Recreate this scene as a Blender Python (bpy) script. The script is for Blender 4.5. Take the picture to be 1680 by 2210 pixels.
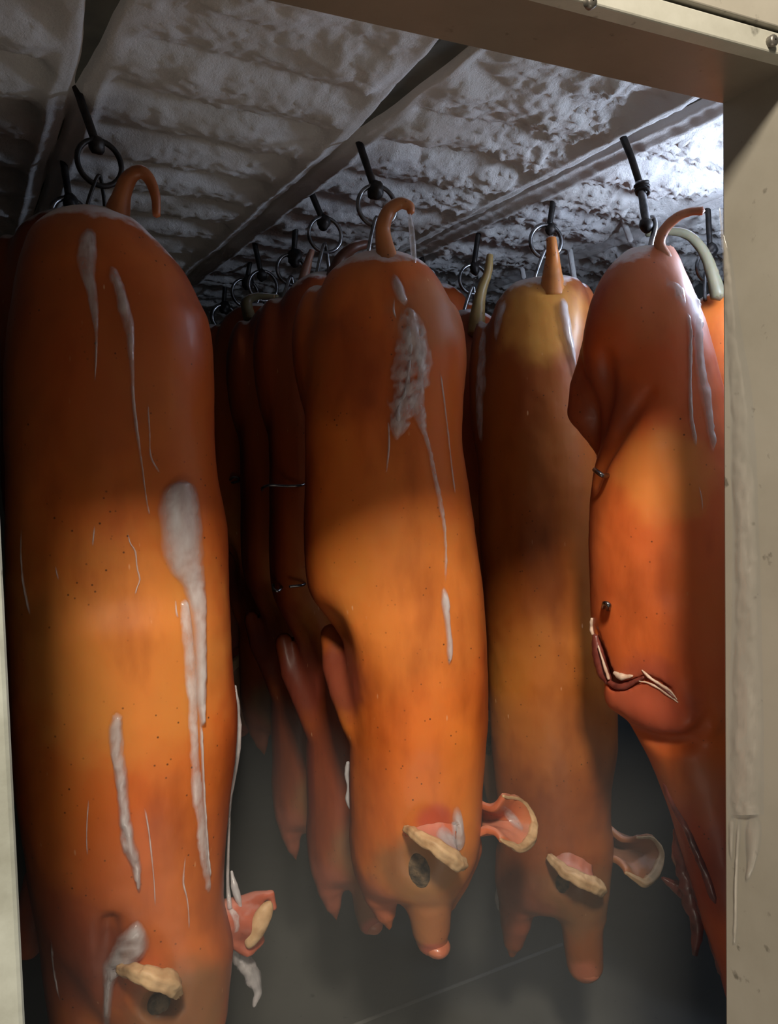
import bpy, math, random
import numpy as np
from mathutils import Vector, Matrix
from mathutils.bvhtree import BVHTree
for o in list(bpy.data.objects): bpy.data.objects.remove(o)
random.seed(7); RNG = np.random.default_rng(7)
SC = bpy.context.scene; COL = SC.collection

# ------------------------------------------------------------------ camera
# world: x = along the door wall, y = into the cold room, z = up, floor at z 0
W, H, F = 1680.0, 2210.0, 1800.0
EYE = np.array([0.0, 0.0, 1.55])
def nrm(v): v = np.array(v, float); return v / np.linalg.norm(v)
_y = nrm([-950, 71, F])                                  # world y seen from the camera (right, up, forward)
_z = nrm(np.cross([-950, 71, F], [0, 94.6, F]))
if _z[1] < 0: _z = -_z
_x = np.cross(_y, _z); _x = _x if _x[0] > 0 else -_x
A = np.array([_x, _y, _z])                               # rows: world axes in camera coordinates
c_right, c_up, c_fwd = A[:, 0], A[:, 1], A[:, 2]
cam = bpy.data.cameras.new('camera'); camo = bpy.data.objects.new('camera', cam); COL.objects.link(camo)
cam.sensor_fit = 'HORIZONTAL'; cam.sensor_width = 36.0; cam.lens = F / W * 36.0
cam.clip_start = 0.02; cam.clip_end = 60
M4 = Matrix.Identity(4)
for i in range(3):
    M4[i][0], M4[i][1], M4[i][2], M4[i][3] = c_right[i], c_up[i], -c_fwd[i], EYE[i]
camo.matrix_world = M4
SC.camera = camo

# ------------------------------------------------------------------ light
wd = bpy.data.worlds.new('corridor air'); SC.world = wd; wd.use_nodes = True
bg = wd.node_tree.nodes['Background']; bg.inputs[0].default_value = (1.0, .93, .80, 1); bg.inputs[1].default_value = 0.07
def area(name, loc, target, sx, sy, power, col, spread=180):
    l = bpy.data.lights.new(name, 'AREA'); l.shape = 'RECTANGLE'; l.size = sx; l.size_y = sy
    l.energy = power; l.color = col; l.spread = math.radians(spread)
    o = bpy.data.objects.new(name, l); COL.objects.link(o); o.location = loc
    o.rotation_euler = (Vector(target) - Vector(loc)).to_track_quat('-Z', 'Y').to_euler(); return o
area('corridor_ceiling_lamp', (-.30, -.80, 3.21), (.45, 1.4, 1.0), .30, .36, 110, (1.0, .88, .72))
area('corridor_bounce_fill', (.40, .20, .05), (.50, .95, 2.2), .9, .6, 4.6, (1.0, .91, .80))  # added fill light, stands in for light thrown up off the corridor floor
pl = bpy.data.lights.new('cold_room_lamp', 'POINT'); pl.energy = 15; pl.color = (.64, .77, 1.0); pl.shadow_soft_size = .07
plo = bpy.data.objects.new('cold_room_lamp', pl); COL.objects.link(plo); plo.location = (1.53, 1.06, 2.0)
SC.view_settings.view_transform = 'Standard'; SC.view_settings.look = 'None'
SC.view_settings.exposure = 0.0; SC.view_settings.gamma = 1.0; SC.view_settings.use_curve_mapping = False
SC.cycles.use_denoising = True

# ------------------------------------------------------------------ geometry helpers
def ray(px, py):
    d = (px - W / 2) * c_right - (py - H / 2) * c_up + F * c_fwd
    return d / np.linalg.norm(d)
def on_z(px, py, z): d = ray(px, py); return EYE + d * ((z - EYE[2]) / d[2])
def on_axis(px, py, ax, v): d = ray(px, py); return EYE + d * ((v - EYE[ax]) / d[ax])
def camz(p): return float((np.array(p) - EYE) @ c_fwd)
def at_depth(px, py, Z): d = ray(px, py); return EYE + d * (Z / (d @ c_fwd))

def hash3(ix, iy, iz, seed):
    n = (ix * 374761393 + iy * 668265263 + iz * 2147483647 + seed * 1274126177) & 0xFFFFFFFF
    n = ((n ^ (n >> 13)) * 1274126177) & 0xFFFFFFFF
    return ((n ^ (n >> 16)) & 0xFFFF) / 65535.0
def vnoise(p, seed=0):
    p = np.asarray(p, float); i = np.floor(p).astype(np.int64); f = p - i; f = f * f * (3 - 2 * f); r = 0
    for a in (0, 1):
        for b in (0, 1):
            for c in (0, 1):
                w = (f[..., 0] if a else 1 - f[..., 0]) * (f[..., 1] if b else 1 - f[..., 1]) * (f[..., 2] if c else 1 - f[..., 2])
                r = r + w * hash3(i[..., 0] + a, i[..., 1] + b, i[..., 2] + c, seed)
    return r
def fbm(p, octs=4, seed=0):
    p = np.asarray(p, float); s = 0; a = .5; t = 0
    for k in range(octs): s = s + a * vnoise(p * 2 ** k + k * 17.3, seed + k); t += a; a *= .5
    return s / t
def sstep(a, b, x): t = np.clip((x - a) / (b - a), 0, 1); return t * t * (3 - 2 * t)

def mesh_np(name, v, f, mat, parent=None, smooth=True, cols=None):
    me = bpy.data.meshes.new(name)
    v = np.asarray(v, np.float32); f = np.asarray(f, np.int32); k = f.shape[1]
    me.vertices.add(len(v)); me.vertices.foreach_set('co', v.ravel())
    me.loops.add(f.size); me.loops.foreach_set('vertex_index', f.ravel())
    me.polygons.add(len(f)); me.polygons.foreach_set('loop_start', np.arange(0, f.size, k, dtype=np.int32))
    me.polygons.foreach_set('loop_total', np.full(len(f), k, np.int32))
    me.polygons.foreach_set('use_smooth', np.full(len(f), smooth))
    me.update(calc_edges=True); me.validate()
    if cols is not None:
        a = me.color_attributes.new('tint', 'FLOAT_COLOR', 'POINT')
        a.data.foreach_set('color', (cols if cols.shape[1] == 4 else np.c_[cols, np.ones(len(cols))]).astype(np.float32).ravel())
    o = bpy.data.objects.new(name, me); COL.objects.link(o)
    if mat: me.materials.append(mat)
    if parent: o.parent = parent
    return o
def tag(o, label=None, cat=None, group=None, kind=None):
    for k, v in (('label', label), ('category', cat), ('group', group), ('kind', kind)):
        if v: o[k] = v
    return o
def empty(name, loc, rz=0):
    o = bpy.data.objects.new(name, None); COL.objects.link(o); o.empty_display_size = .05
    o.location = loc; o.rotation_euler = (0, 0, rz); return o
def join(parts):
    vs, fs, n = [], [], 0
    for v, f in parts: vs.append(v); fs.append(np.asarray(f) + n); n += len(v)
    return np.vstack(vs), np.vstack(fs)
def box_vf(lo, hi, bev=.002):
    (x0, y0, z0), (x1, y1, z1) = lo, hi; b = bev
    # bevelled box as a 4x4x4 shell of quads
    xs, ys, zs = [x0, x0 + b, x1 - b, x1], [y0, y0 + b, y1 - b, y1], [z0, z0 + b, z1 - b, z1]
    idx = {}; v = []; f = []
    def vid(i, j, k):
        key = (i, j, k)
        if key not in idx:
            p = [xs[i], ys[j], zs[k]]
            outer = [i in (0, 3), j in (0, 3), k in (0, 3)]
            if sum(outer) >= 2:
                for a, (q, c) in enumerate(zip((i, j, k), (xs, ys, zs))):
                    if q == 0: p[a] = c[0] + b * .35
                    if q == 3: p[a] = c[3] - b * .35
            idx[key] = len(v); v.append(p)
        return idx[key]
    for ax in range(3):
        for side in (0, 3):
            for a in range(3):
                for c in range(3):
                    q = []
                    for (da, dc) in ((0, 0), (1, 0), (1, 1), (0, 1)):
                        t = [0, 0, 0]; t[ax] = side; t[(ax + 1) % 3] = a + da; t[(ax + 2) % 3] = c + dc; q.append(vid(*t))
                    f.append(q if side == 3 else q[::-1])
    return np.array(v), np.array(f)
def grid_faces(n, m, wrap=False):
    r = []
    for i in range(n - 1):
        for j in range(m if wrap else m - 1):
            k = (j + 1) % m; r.append((i * m + j, i * m + k, (i + 1) * m + k, (i + 1) * m + j))
    return np.array(r)
def catmull(pts, n):
    pts = np.asarray(pts, float)
    if len(pts) < 3:
        t = np.linspace(0, 1, n)[:, None]; return pts[0] * (1 - t) + pts[-1] * t
    P = np.vstack([2 * pts[0] - pts[1], pts, 2 * pts[-1] - pts[-2]]); out = []
    for u in np.linspace(0, len(pts) - 1 - 1e-9, n):
        i = int(u); t = u - i; a, b, c, d = P[i:i + 4]
        out.append(.5 * (2 * b + (c - a) * t + (2 * a - 5 * b + 4 * c - d) * t * t + (3 * b - a - 3 * c + d) * t ** 3))
    return np.array(out)
def tube_vf(path, rad, seg=10, closed=False, cap=True, wob=0, seed=0):
    path = np.asarray(path, float); n = len(path); rad = np.broadcast_to(np.asarray(rad, float), (n,))
    tan = np.gradient(path, axis=0) if not closed else np.roll(path, -1, 0) - np.roll(path, 1, 0)
    tan /= np.linalg.norm(tan, axis=1)[:, None] + 1e-12
    ref = np.array([.31, .77, .55]); u = np.cross(tan[0], ref); u /= np.linalg.norm(u); v = []
    for i in range(n):
        u = u - tan[i] * (u @ tan[i]); u /= np.linalg.norm(u); w = np.cross(tan[i], u)
        for j in range(seg):
            a = 2 * math.pi * j / seg; v.append(path[i] + (u * math.cos(a) + w * math.sin(a)) * rad[i])
    v = np.array(v)
    if wob:
        c = np.repeat(path, seg, 0); v = c + (v - c) * (1 + wob * (fbm(v * 90, 3, seed) - .5) * 2)[:, None]
    f = list(grid_faces(n, seg, True))
    if closed: f += [((n - 1) * seg + j, (n - 1) * seg + (j + 1) % seg, (j + 1) % seg, j) for j in range(seg)]
    elif cap:
        for e, base in ((0, 0), (n - 1, (n - 1) * seg)):
            tip = path[e] + (tan[e] * rad[e] * .6 * (1 if e else -1)); v = np.vstack([v, tip]); k = len(v) - 1
            for j in range(0, seg):
                q = (base + j, base + (j + 1) % seg, k, k)
                f.append(q if e else (q[1], q[0], k, k))
    f = np.array(f)
    if cap and not closed:
        bad = f[:, 2] == f[:, 3]
        good = f[~bad]; tris = f[bad][:, :3]
        # split each triangle into three quads
        ext_v, ext_f, n0 = [], [], len(v)
        for t in tris:
            a, b, c = v[t[0]], v[t[1]], v[t[2]]
            ids = [n0 + len(ext_v) + q for q in range(4)]
            ext_v += [(a + b) / 2, (b + c) / 2, (c + a) / 2, (a + b + c) / 3]
            ext_f += [(t[0], ids[0], ids[3], ids[2]), (t[1], ids[1], ids[3], ids[0]), (t[2], ids[2], ids[3], ids[1])]
        v = np.vstack([v, np.array(ext_v)]); f = np.vstack([good, np.array(ext_f)])
    return v, f
def smin(a, b, k):
    h = np.clip(.5 + .5 * (b - a) / k, 0, 1); return b + (a - b) * h - k * h * (1 - h)
def smax(a, b, k): return -smin(-a, -b, k)
def surface_nets(fn, lo, hi, res):
    lo, hi = np.array(lo, float), np.array(hi, float); n = np.ceil((hi - lo) / res).astype(int) + 1
    ax = [lo[i] + res * np.arange(n[i]) for i in range(3)]
    P = np.stack(np.meshgrid(*ax, indexing='ij'), -1); S = fn(P).astype(np.float32); ins = S < 0
    nc = n - 1; cnt = np.zeros(nc, np.int32); acc = np.zeros(tuple(nc) + (3,), np.float32)
    offs = [(a, b, c) for a in (0, 1) for b in (0, 1) for c in (0, 1)]
    sl = lambda o: tuple(slice(o[i], o[i] + nc[i]) for i in range(3))
    for o in offs:
        for d in range(3):
            if o[d]: continue
            q = list(o); q[d] = 1; a, b = S[sl(o)], S[sl(q)]; m = (a < 0) != (b < 0)
            t = np.where(m, a / np.where(a == b, 1, a - b), 0)
            cnt += m
            for e in range(3): acc[..., e] += np.where(m, o[e] + (t if e == d else 0), 0)
    act = cnt > 0; idx = -np.ones(nc, np.int64); idx[act] = np.arange(act.sum()); ijk = np.argwhere(act)
    V = lo + (ijk + acc[act] / cnt[act][:, None]) * res; Fs = []
    for d in range(3):
        e, g = (d + 1) % 3, (d + 2) % 3
        a = [slice(None)] * 3; b = [slice(None)] * 3; a[d] = slice(0, n[d] - 1); b[d] = slice(1, n[d])
        A_, B_ = ins[tuple(a)], ins[tuple(b)]; pts = np.argwhere(A_ != B_)
        ok = (pts[:, e] > 0) & (pts[:, g] > 0) & (pts[:, e] < nc[e]) & (pts[:, g] < nc[g]); pts = pts[ok]
        def cell(de, dg):
            q = pts.copy(); q[:, e] -= de; q[:, g] -= dg; return idx[q[:, 0], q[:, 1], q[:, 2]]
        quad = np.stack([cell(1, 1), cell(0, 1), cell(0, 0), cell(1, 0)], 1)
        fl = ~A_[tuple(pts.T)]; quad[fl] = quad[fl][:, ::-1]; Fs.append(quad)
    Fq = np.vstack(Fs); return V, Fq[(Fq >= 0).all(1)]
def vnormals(v, f):
    n = np.cross(v[f[:, 2]] - v[f[:, 0]], v[f[:, 3]] - v[f[:, 1]]); N = np.zeros_like(v)
    for k in range(4): np.add.at(N, f[:, k], n)
    return N / (np.linalg.norm(N, axis=1)[:, None] + 1e-12)

# ------------------------------------------------------------------ materials
def newmat(name):
    m = bpy.data.materials.new(name); m.use_nodes = True; nt = m.node_tree; nt.nodes.clear()
    return m, nt, lambda t, **kw: _node(nt, t, kw)
def _node(nt, t, kw):
    n = nt.nodes.new(t)
    for k, v in kw.items():
        if k.startswith('i_'):
            key = k[2:].replace('_', ' '); n.inputs[key].default_value = v
        else: setattr(n, k, v)
    return n
def ramp(n, stops):
    cr = n.color_ramp
    while len(cr.elements) < len(stops): cr.elements.new(.5)
    for e, (p, c) in zip(cr.elements, stops): e.position = p; e.color = (*c, 1) if len(c) == 3 else c
    return n
def rgb(h): return tuple(((x / 255) / 12.92 if x / 255 <= .04045 else ((x / 255 + .055) / 1.055) ** 2.4) for x in h)

def mat_skin(frost=1.0, name='smoked skin'):
    m, nt, N = newmat(name); L = nt.links.new
    out = N('ShaderNodeOutputMaterial'); p = N('ShaderNodeBsdfPrincipled'); L(p.outputs[0], out.inputs[0])
    at = N('ShaderNodeAttribute', attribute_name='tint'); tc = N('ShaderNodeTexCoord')
    n1 = N('ShaderNodeTexNoise'); n1.inputs['Scale'].default_value = 7; n1.inputs['Detail'].default_value = 6
    mp = N('ShaderNodeMapping'); mp.inputs['Scale'].default_value = (1, 1, .35)
    L(tc.outputs['Object'], mp.inputs[0]); L(mp.outputs[0], n1.inputs['Vector'])
    r1 = ramp(N('ShaderNodeValToRGB'), [(.30, (.52, .40, .34)), (.48, (1, 1, 1)), (.70, (1.02, 1.22, 1.3))]); L(n1.outputs[0], r1.inputs[0])
    mx = N('ShaderNodeMixRGB', blend_type='MULTIPLY'); mx.inputs[0].default_value = 1; L(at.outputs['Color'], mx.inputs[1]); L(r1.outputs[0], mx.inputs[2])
    # soot specks and hair pores
    v = N('ShaderNodeTexVoronoi'); v.inputs['Scale'].default_value = 60; L(tc.outputs['Object'], v.inputs['Vector'])
    n2 = N('ShaderNodeTexNoise'); n2.inputs['Scale'].default_value = 9; L(tc.outputs['Object'], n2.inputs['Vector'])
    r2 = ramp(N('ShaderNodeValToRGB'), [(.06, (1, 1, 1)), (.13, (0, 0, 0))]); L(v.outputs['Distance'], r2.inputs[0])
    r3 = ramp(N('ShaderNodeValToRGB'), [(.46, (0, 0, 0)), (.58, (.85, .85, .85))]); L(n2.outputs[0], r3.inputs[0])
    mu = N('ShaderNodeMath', operation='MULTIPLY'); L(r2.outputs[0], mu.inputs[0]); L(r3.outputs[0], mu.inputs[1])
    m2 = N('ShaderNodeMixRGB'); m2.inputs[2].default_value = (.05, .018, .008, 1); L(mu.outputs[0], m2.inputs[0]); L(mx.outputs[0], m2.inputs[1])
    # pale flecks of ice, with tiny glints painted in, drawn out down the hang
    mpf = N('ShaderNodeMapping'); mpf.inputs['Scale'].default_value = (1, 1, .3); L(tc.outputs['Object'], mpf.inputs[0])
    vf = N('ShaderNodeTexVoronoi'); vf.inputs['Scale'].default_value = 48; L(mpf.outputs[0], vf.inputs['Vector'])
    rf = ramp(N('ShaderNodeValToRGB'), [(.05, (1, 1, 1)), (.09, (0, 0, 0))]); L(vf.outputs['Distance'], rf.inputs[0])
    nf = N('ShaderNodeTexNoise'); nf.inputs['Scale'].default_value = 13; L(tc.outputs['Object'], nf.inputs['Vector'])
    rg = ramp(N('ShaderNodeValToRGB'), [(.55, (0, 0, 0)), (.68, (.8, .8, .8))]); L(nf.outputs[0], rg.inputs[0])
    mf = N('ShaderNodeMath', operation='MULTIPLY'); L(rf.outputs[0], mf.inputs[0]); L(rg.outputs[0], mf.inputs[1])
    m2b = N('ShaderNodeMixRGB'); m2b.inputs[2].default_value = (.75, .42, .22, 1); L(mf.outputs[0], m2b.inputs[0]); L(m2.outputs[0], m2b.inputs[1]); m2 = m2b
    # frost settled on the upward faces
    ge = N('ShaderNodeNewGeometry'); sx = N('ShaderNodeSeparateXYZ'); L(ge.outputs['Normal'], sx.inputs[0])
    n3 = N('ShaderNodeTexNoise'); n3.inputs['Scale'].default_value = 30; n3.inputs['Detail'].default_value = 5; L(tc.outputs['Object'], n3.inputs['Vector'])
    ad = N('ShaderNodeMath', operation='MULTIPLY_ADD'); ad.inputs[1].default_value = .5; L(n3.outputs[0], ad.inputs[0]); L(sx.outputs['Z'], ad.inputs[2])
    r4 = ramp(N('ShaderNodeValToRGB'), [(.88, (0, 0, 0)), (1.16, (.75 * frost,) * 3)]); L(ad.outputs[0], r4.inputs[0])
    mfr = N('ShaderNodeMath', operation='MULTIPLY'); L(r4.outputs[0], mfr.inputs[0]); L(at.outputs['Alpha'], mfr.inputs[1])
    m3 = N('ShaderNodeMixRGB'); m3.inputs[2].default_value = (.72, .68, .68, 1); L(mfr.outputs[0], m3.inputs[0]); L(m2.outputs[0], m3.inputs[1])
    L(m3.outputs[0], p.inputs['Base Color'])
    p.inputs['Roughness'].default_value = .46; p.inputs['Subsurface Weight'].default_value = .35
    p.inputs['Subsurface Radius'].default_value = (1, .28, .08); p.inputs['Subsurface Scale'].default_value = .02
    p.inputs['Coat Weight'].default_value = .10; p.inputs['Coat Roughness'].default_value = .22; p.inputs['Specular IOR Level'].default_value = .3
    b = N('ShaderNodeBump'); b.inputs['Strength'].default_value = .18; b.inputs['Distance'].default_value = .006
    n4 = N('ShaderNodeTexNoise'); n4.inputs['Scale'].default_value = 26; n4.inputs['Detail'].default_value = 8
    L(mp.outputs[0], n4.inputs['Vector']); L(n4.outputs[0], b.inputs['Height']); L(b.outputs[0], p.inputs['Normal'])
    return m
def mat_simple(name, col, col2=None, rough=.5, metal=0, scale=20, bump=.15, sss=0, coat=0, dist=.003):
    m, nt, N = newmat(name); L = nt.links.new
    out = N('ShaderNodeOutputMaterial'); p = N('ShaderNodeBsdfPrincipled'); L(p.outputs[0], out.inputs[0])
    tc = N('ShaderNodeTexCoord'); n = N('ShaderNodeTexNoise'); n.inputs['Scale'].default_value = scale; n.inputs['Detail'].default_value = 7
    L(tc.outputs['Object'], n.inputs['Vector'])
    r = ramp(N('ShaderNodeValToRGB'), [(.35, col), (.65, col2 or col)]); L(n.outputs[0], r.inputs[0]); L(r.outputs[0], p.inputs['Base Color'])
    p.inputs['Roughness'].default_value = rough; p.inputs['Metallic'].default_value = metal; p.inputs['Coat Weight'].default_value = coat
    p.inputs['Subsurface Weight'].default_value = sss; p.inputs['Subsurface Scale'].default_value = .01
    b = N('ShaderNodeBump'); b.inputs['Strength'].default_value = bump; b.inputs['Distance'].default_value = dist
    L(n.outputs[0], b.inputs['Height']); L(b.outputs[0], p.inputs['Normal']); return m
def mat_ice(name, clear, col=(.80, .80, .82), rough=.18, scale=25):
    """clear at its thin edge, whiter where it is thick (the mesh carries its thickness in 'tint')"""
    m, nt, N = newmat(name); L = nt.links.new
    out = N('ShaderNodeOutputMaterial'); p = N('ShaderNodeBsdfPrincipled'); t = N('ShaderNodeBsdfTransparent'); mx = N('ShaderNodeMixShader')
    tc = N('ShaderNodeTexCoord'); n = N('ShaderNodeTexNoise'); n.inputs['Scale'].default_value = scale; n.inputs['Detail'].default_value = 6
    mp = N('ShaderNodeMapping'); mp.inputs['Scale'].default_value = (1, 1, .4); L(tc.outputs['Object'], mp.inputs[0]); L(mp.outputs[0], n.inputs['Vector'])
    r = ramp(N('ShaderNodeValToRGB'), [(.30, (clear * .55,) * 3), (.70, (min(1, clear * 1.45),) * 3)]); L(n.outputs[0], r.inputs[0])
    at = N('ShaderNodeAttribute', attribute_name='tint'); sp = N('ShaderNodeSeparateColor'); L(at.outputs['Color'], sp.inputs[0])
    mu = N('ShaderNodeMath', operation='SUBTRACT'); mu.inputs[0].default_value = 1.0; L(sp.outputs[0], mu.inputs[1])
    m1 = N('ShaderNodeMath', operation='MULTIPLY_ADD'); m1.inputs[1].default_value = .75; m1.use_clamp = True; L(mu.outputs[0], m1.inputs[0]); L(r.outputs[0], m1.inputs[2])
    L(m1.outputs[0], mx.inputs[0]); L(p.outputs[0], mx.inputs[1]); L(t.outputs[0], mx.inputs[2]); L(mx.outputs[0], out.inputs[0])
    t.inputs[0].default_value = (.97, .98, 1, 1)
    p.inputs['Base Color'].default_value = (*col, 1); p.inputs['Roughness'].default_value = rough; p.inputs['Coat Weight'].default_value = .8; p.inputs['Coat Roughness'].default_value = .05
    b = N('ShaderNodeBump'); b.inputs['Strength'].default_value = .6; b.inputs['Distance'].default_value = .004
    L(n.outputs[0], b.inputs['Height']); L(b.outputs[0], p.inputs['Normal']); return m
def mat_frost():
    m, nt, N = newmat('ceiling frost'); L = nt.links.new
    out = N('ShaderNodeOutputMaterial'); p = N('ShaderNodeBsdfPrincipled'); L(p.outputs[0], out.inputs[0])
    tc = N('ShaderNodeTexCoord'); n = N('ShaderNodeTexNoise'); n.inputs['Scale'].default_value = 7; n.inputs['Detail'].default_value = 6
    L(tc.outputs['Object'], n.inputs['Vector'])
    r = ramp(N('ShaderNodeValToRGB'), [(.3, (.74, .72, .69)), (.7, (.86, .85, .85))]); L(n.outputs[0], r.inputs[0]); L(r.outputs[0], p.inputs['Base Color'])
    p.inputs['Roughness'].default_value = .75; p.inputs['Subsurface Weight'].default_value = 0; p.inputs['Specular IOR Level'].default_value = .25
    p.inputs['Sheen Weight'].default_value = .15
    n2 = N('ShaderNodeTexNoise'); n2.inputs['Scale'].default_value = 170; n2.inputs['Detail'].default_value = 6; n2.inputs['Roughness'].default_value = .75
    L(tc.outputs['Object'], n2.inputs['Vector'])
    b = N('ShaderNodeBump'); b.inputs['Strength'].default_value = .9; b.inputs['Distance'].default_value = .007
    L(n2.outputs[0], b.inputs['Height']); L(b.outputs[0], p.inputs['Normal']); return m
def mat_panel(name, col, dirt, rough=.34, metal=.35, sc=4, amount=.6):
    m, nt, N = newmat(name); L = nt.links.new
    out = N('ShaderNodeOutputMaterial'); p = N('ShaderNodeBsdfPrincipled'); L(p.outputs[0], out.inputs[0])
    tc = N('ShaderNodeTexCoord'); n = N('ShaderNodeTexNoise'); n.inputs['Scale'].default_value = sc; n.inputs['Detail'].default_value = 9; n.inputs['Roughness'].default_value = .62
    L(tc.outputs['Object'], n.inputs['Vector'])
    r = ramp(N('ShaderNodeValToRGB'), [(.38, (0, 0, 0)), (.72, (amount,) * 3)]); L(n.outputs[0], r.inputs[0])
    mx = N('ShaderNodeMixRGB'); mx.inputs[1].default_value = (*col, 1); mx.inputs[2].default_value = (*dirt, 1); L(r.outputs[0], mx.inputs[0])
    n2 = N('ShaderNodeTexNoise'); n2.inputs['Scale'].default_value = 45; n2.inputs['Detail'].default_value = 5; L(tc.outputs['Object'], n2.inputs['Vector'])
    r2 = ramp(N('ShaderNodeValToRGB'), [(.66, (0, 0, 0)), (.74, (.7, .7, .7))]); L(n2.outputs[0], r2.inputs[0])
    m2 = N('ShaderNodeMixRGB'); m2.inputs[2].default_value = (*[c * .35 for c in dirt], 1); L(r2.outputs[0], m2.inputs[0]); L(mx.outputs[0], m2.inputs[1]); L(m2.outputs[0], p.inputs['Base Color'])
    ra = N('ShaderNodeMath', operation='MULTIPLY_ADD'); ra.inputs[1].default_value = .3; ra.inputs[2].default_value = rough; L(r.outputs[0], ra.inputs[0]); L(ra.outputs[0], p.inputs['Roughness'])
    p.inputs['Metallic'].default_value = metal
    b = N('ShaderNodeBump'); b.inputs['Strength'].default_value = .06; b.inputs['Distance'].default_value = .01; L(n.outputs[0], b.inputs['Height']); L(b.outputs[0], p.inputs['Normal'])
    return m
SKIN = mat_skin(); SKIN_EAR = mat_skin(.15, 'smoked ear skin')
ICE = mat_ice('white ice', .34, (.60, .585, .60), .25, 45); ICE_CLEAR = mat_ice('clear ice', .52, (.72, .68, .68), .12, 60); ICE_FILM = mat_ice('thin ice film', .62, (.52, .48, .42), .10, 14)
FROST = mat_frost()
TAN = mat_simple('dried ear edge', (.42, .25, .12), (.62, .42, .23), .6, 0, 40, .5, .1)
MEAT = mat_simple('raw meat', (.09, .018, .014), (.22, .05, .035), .35, 0, 35, .6, .1, .3)
FAT = mat_simple('pale fat', (.55, .36, .26), (.72, .56, .44), .45, 0, 40, .5, .1)
SNOUT = mat_simple('snout skin', (.50, .14, .07), (.60, .20, .10), .4, 0, 30, .2, .2, .2)
EYE_M = mat_simple('sunken eye', (.02, .014, .008), (.16, .105, .055), .7, 0, 75, .9, 0, 0, .006)
IRON = mat_simple('rusty iron', (.014, .013, .014), (.035, .028, .024), .5, .6, 60, .5)
STEEL = mat_simple('worn steel', (.10, .10, .105), (.32, .32, .33), .3, 1, 40, .3)
RAIL = mat_simple('bare rail', (.09, .10, .09), (.15, .16, .14), .6, .3, 12, .2)
PANEL = mat_panel('grimy cream door frame', (.41, .385, .325), (.24, .22, .17), .4, .15)
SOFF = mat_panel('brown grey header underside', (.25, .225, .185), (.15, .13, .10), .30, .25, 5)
LIP = mat_panel('pale frame edge', (.49, .49, .43), (.27, .26, .21), .4, .1, 9, .7)
JAMB = mat_panel('grey green left frame', (.47, .50, .45), (.19, .19, .15), .45, .1, 11, .8)
CONC = mat_panel('grey floor', (.17, .17, .155), (.10, .10, .09), .6, 0, 3)
CONC2 = mat_panel('worn seam', (.30, .30, .28), (.15, .15, .14), .5, 0, 6)
WALLM = mat_panel('cold room wall', (.11, .11, .105), (.06, .06, .055), .7, 0, 2)
SCREW = mat_simple('screw head', (.16, .15, .13), (.30, .28, .25), .4, .8, 60, .2)

# ------------------------------------------------------------------ structure
CEIL = 2.18; HDR = 1.981; Y_IN, Y_OUT = .719, .612
XR = .850; TURN = -.040
def unturn(p):                                           # world -> frame of the door wall, which stands a little askew
    dx, dy = p[0] - XR, p[1] - Y_IN; c, q = math.cos(-TURN), math.sin(-TURN); return np.array([XR + dx * c - dy * q, Y_IN + dx * q + dy * c, p[2]])
def turn(v):
    v = np.array(v, float); dx, dy = v[:, 0] - XR, v[:, 1] - Y_IN; c, q = math.cos(TURN), math.sin(TURN)
    return np.c_[XR + dx * c - dy * q, Y_IN + dx * q + dy * c, v[:, 2]]
def on_door(px, py, y):                                  # pixel -> point in the door frame's own coordinates at its depth y
    a, b = unturn(EYE), unturn(EYE + ray(px, py)); return a + (b - a) * ((y - a[1]) / (b[1] - a[1]))
XL = on_door(26, 1645, Y_OUT - .003)[0]
def struct(name, v, f, mat, parent=None, smooth=False, label=None, door=False):
    if door: v = turn(v)
    o = mesh_np(name, v, f, mat, parent, smooth)
    if parent is None: o['kind'] = 'structure'
    if label: o['label'] = label
    return o
struct('floor', *box_vf((-.9, .66, -.1), (2.6, 4.0, 0)), CONC, label='dark grey cold room floor below the hanging pigs')
struct('floor', *box_vf((-2.6, -3.2, -.1), (3.4, .659, -.002)), mat_panel('corridor floor', (.40, .38, .34), (.24, .22, .19), .5, 0, 3), label='worn corridor floor outside the doorway')
struct('wall_left', *box_vf((-.92, .6, 0), (-.8, 4.0, 2.4)), WALLM, label='dark left wall of the cold room')
struct('wall_right', *box_vf((2.35, .6, 0), (2.47, 4.0, 2.4)), WALLM, label='dark right wall of the cold room')
struct('wall_back', *box_vf((-.92, 3.75, 0), (2.47, 3.9, 2.4)), WALLM, label='dark back wall of the cold room')
wf = join([box_vf((-2.6, Y_OUT + .012, 0), (XL - .03, Y_IN, 2.75)), box_vf((XR + .04, Y_OUT + .012, 0), (3.4, Y_IN, 2.75)),
           box_vf((XL - .03, Y_OUT + .012, HDR + .03), (XR + .04, Y_IN, 2.75))])
struct('wall_front', *wf, PANEL, door=True, label='grimy insulated wall around the cold room doorway')
struct('trim_1', *box_vf((XR, Y_OUT, 0), (XR + .05, Y_IN + .004, HDR + .02), .003), PANEL, label='cream right door jamb with a frozen drip down it', door=True)
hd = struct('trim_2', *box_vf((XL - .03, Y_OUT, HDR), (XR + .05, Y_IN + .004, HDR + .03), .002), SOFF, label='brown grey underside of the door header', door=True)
struct('trim_3', *box_vf((XL - .045, Y_OUT - .003, 0), (XL, Y_IN + .004, HDR + .02), .004), JAMB, label='pale grey green left door jamb with dark scuffs', door=True)
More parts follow.
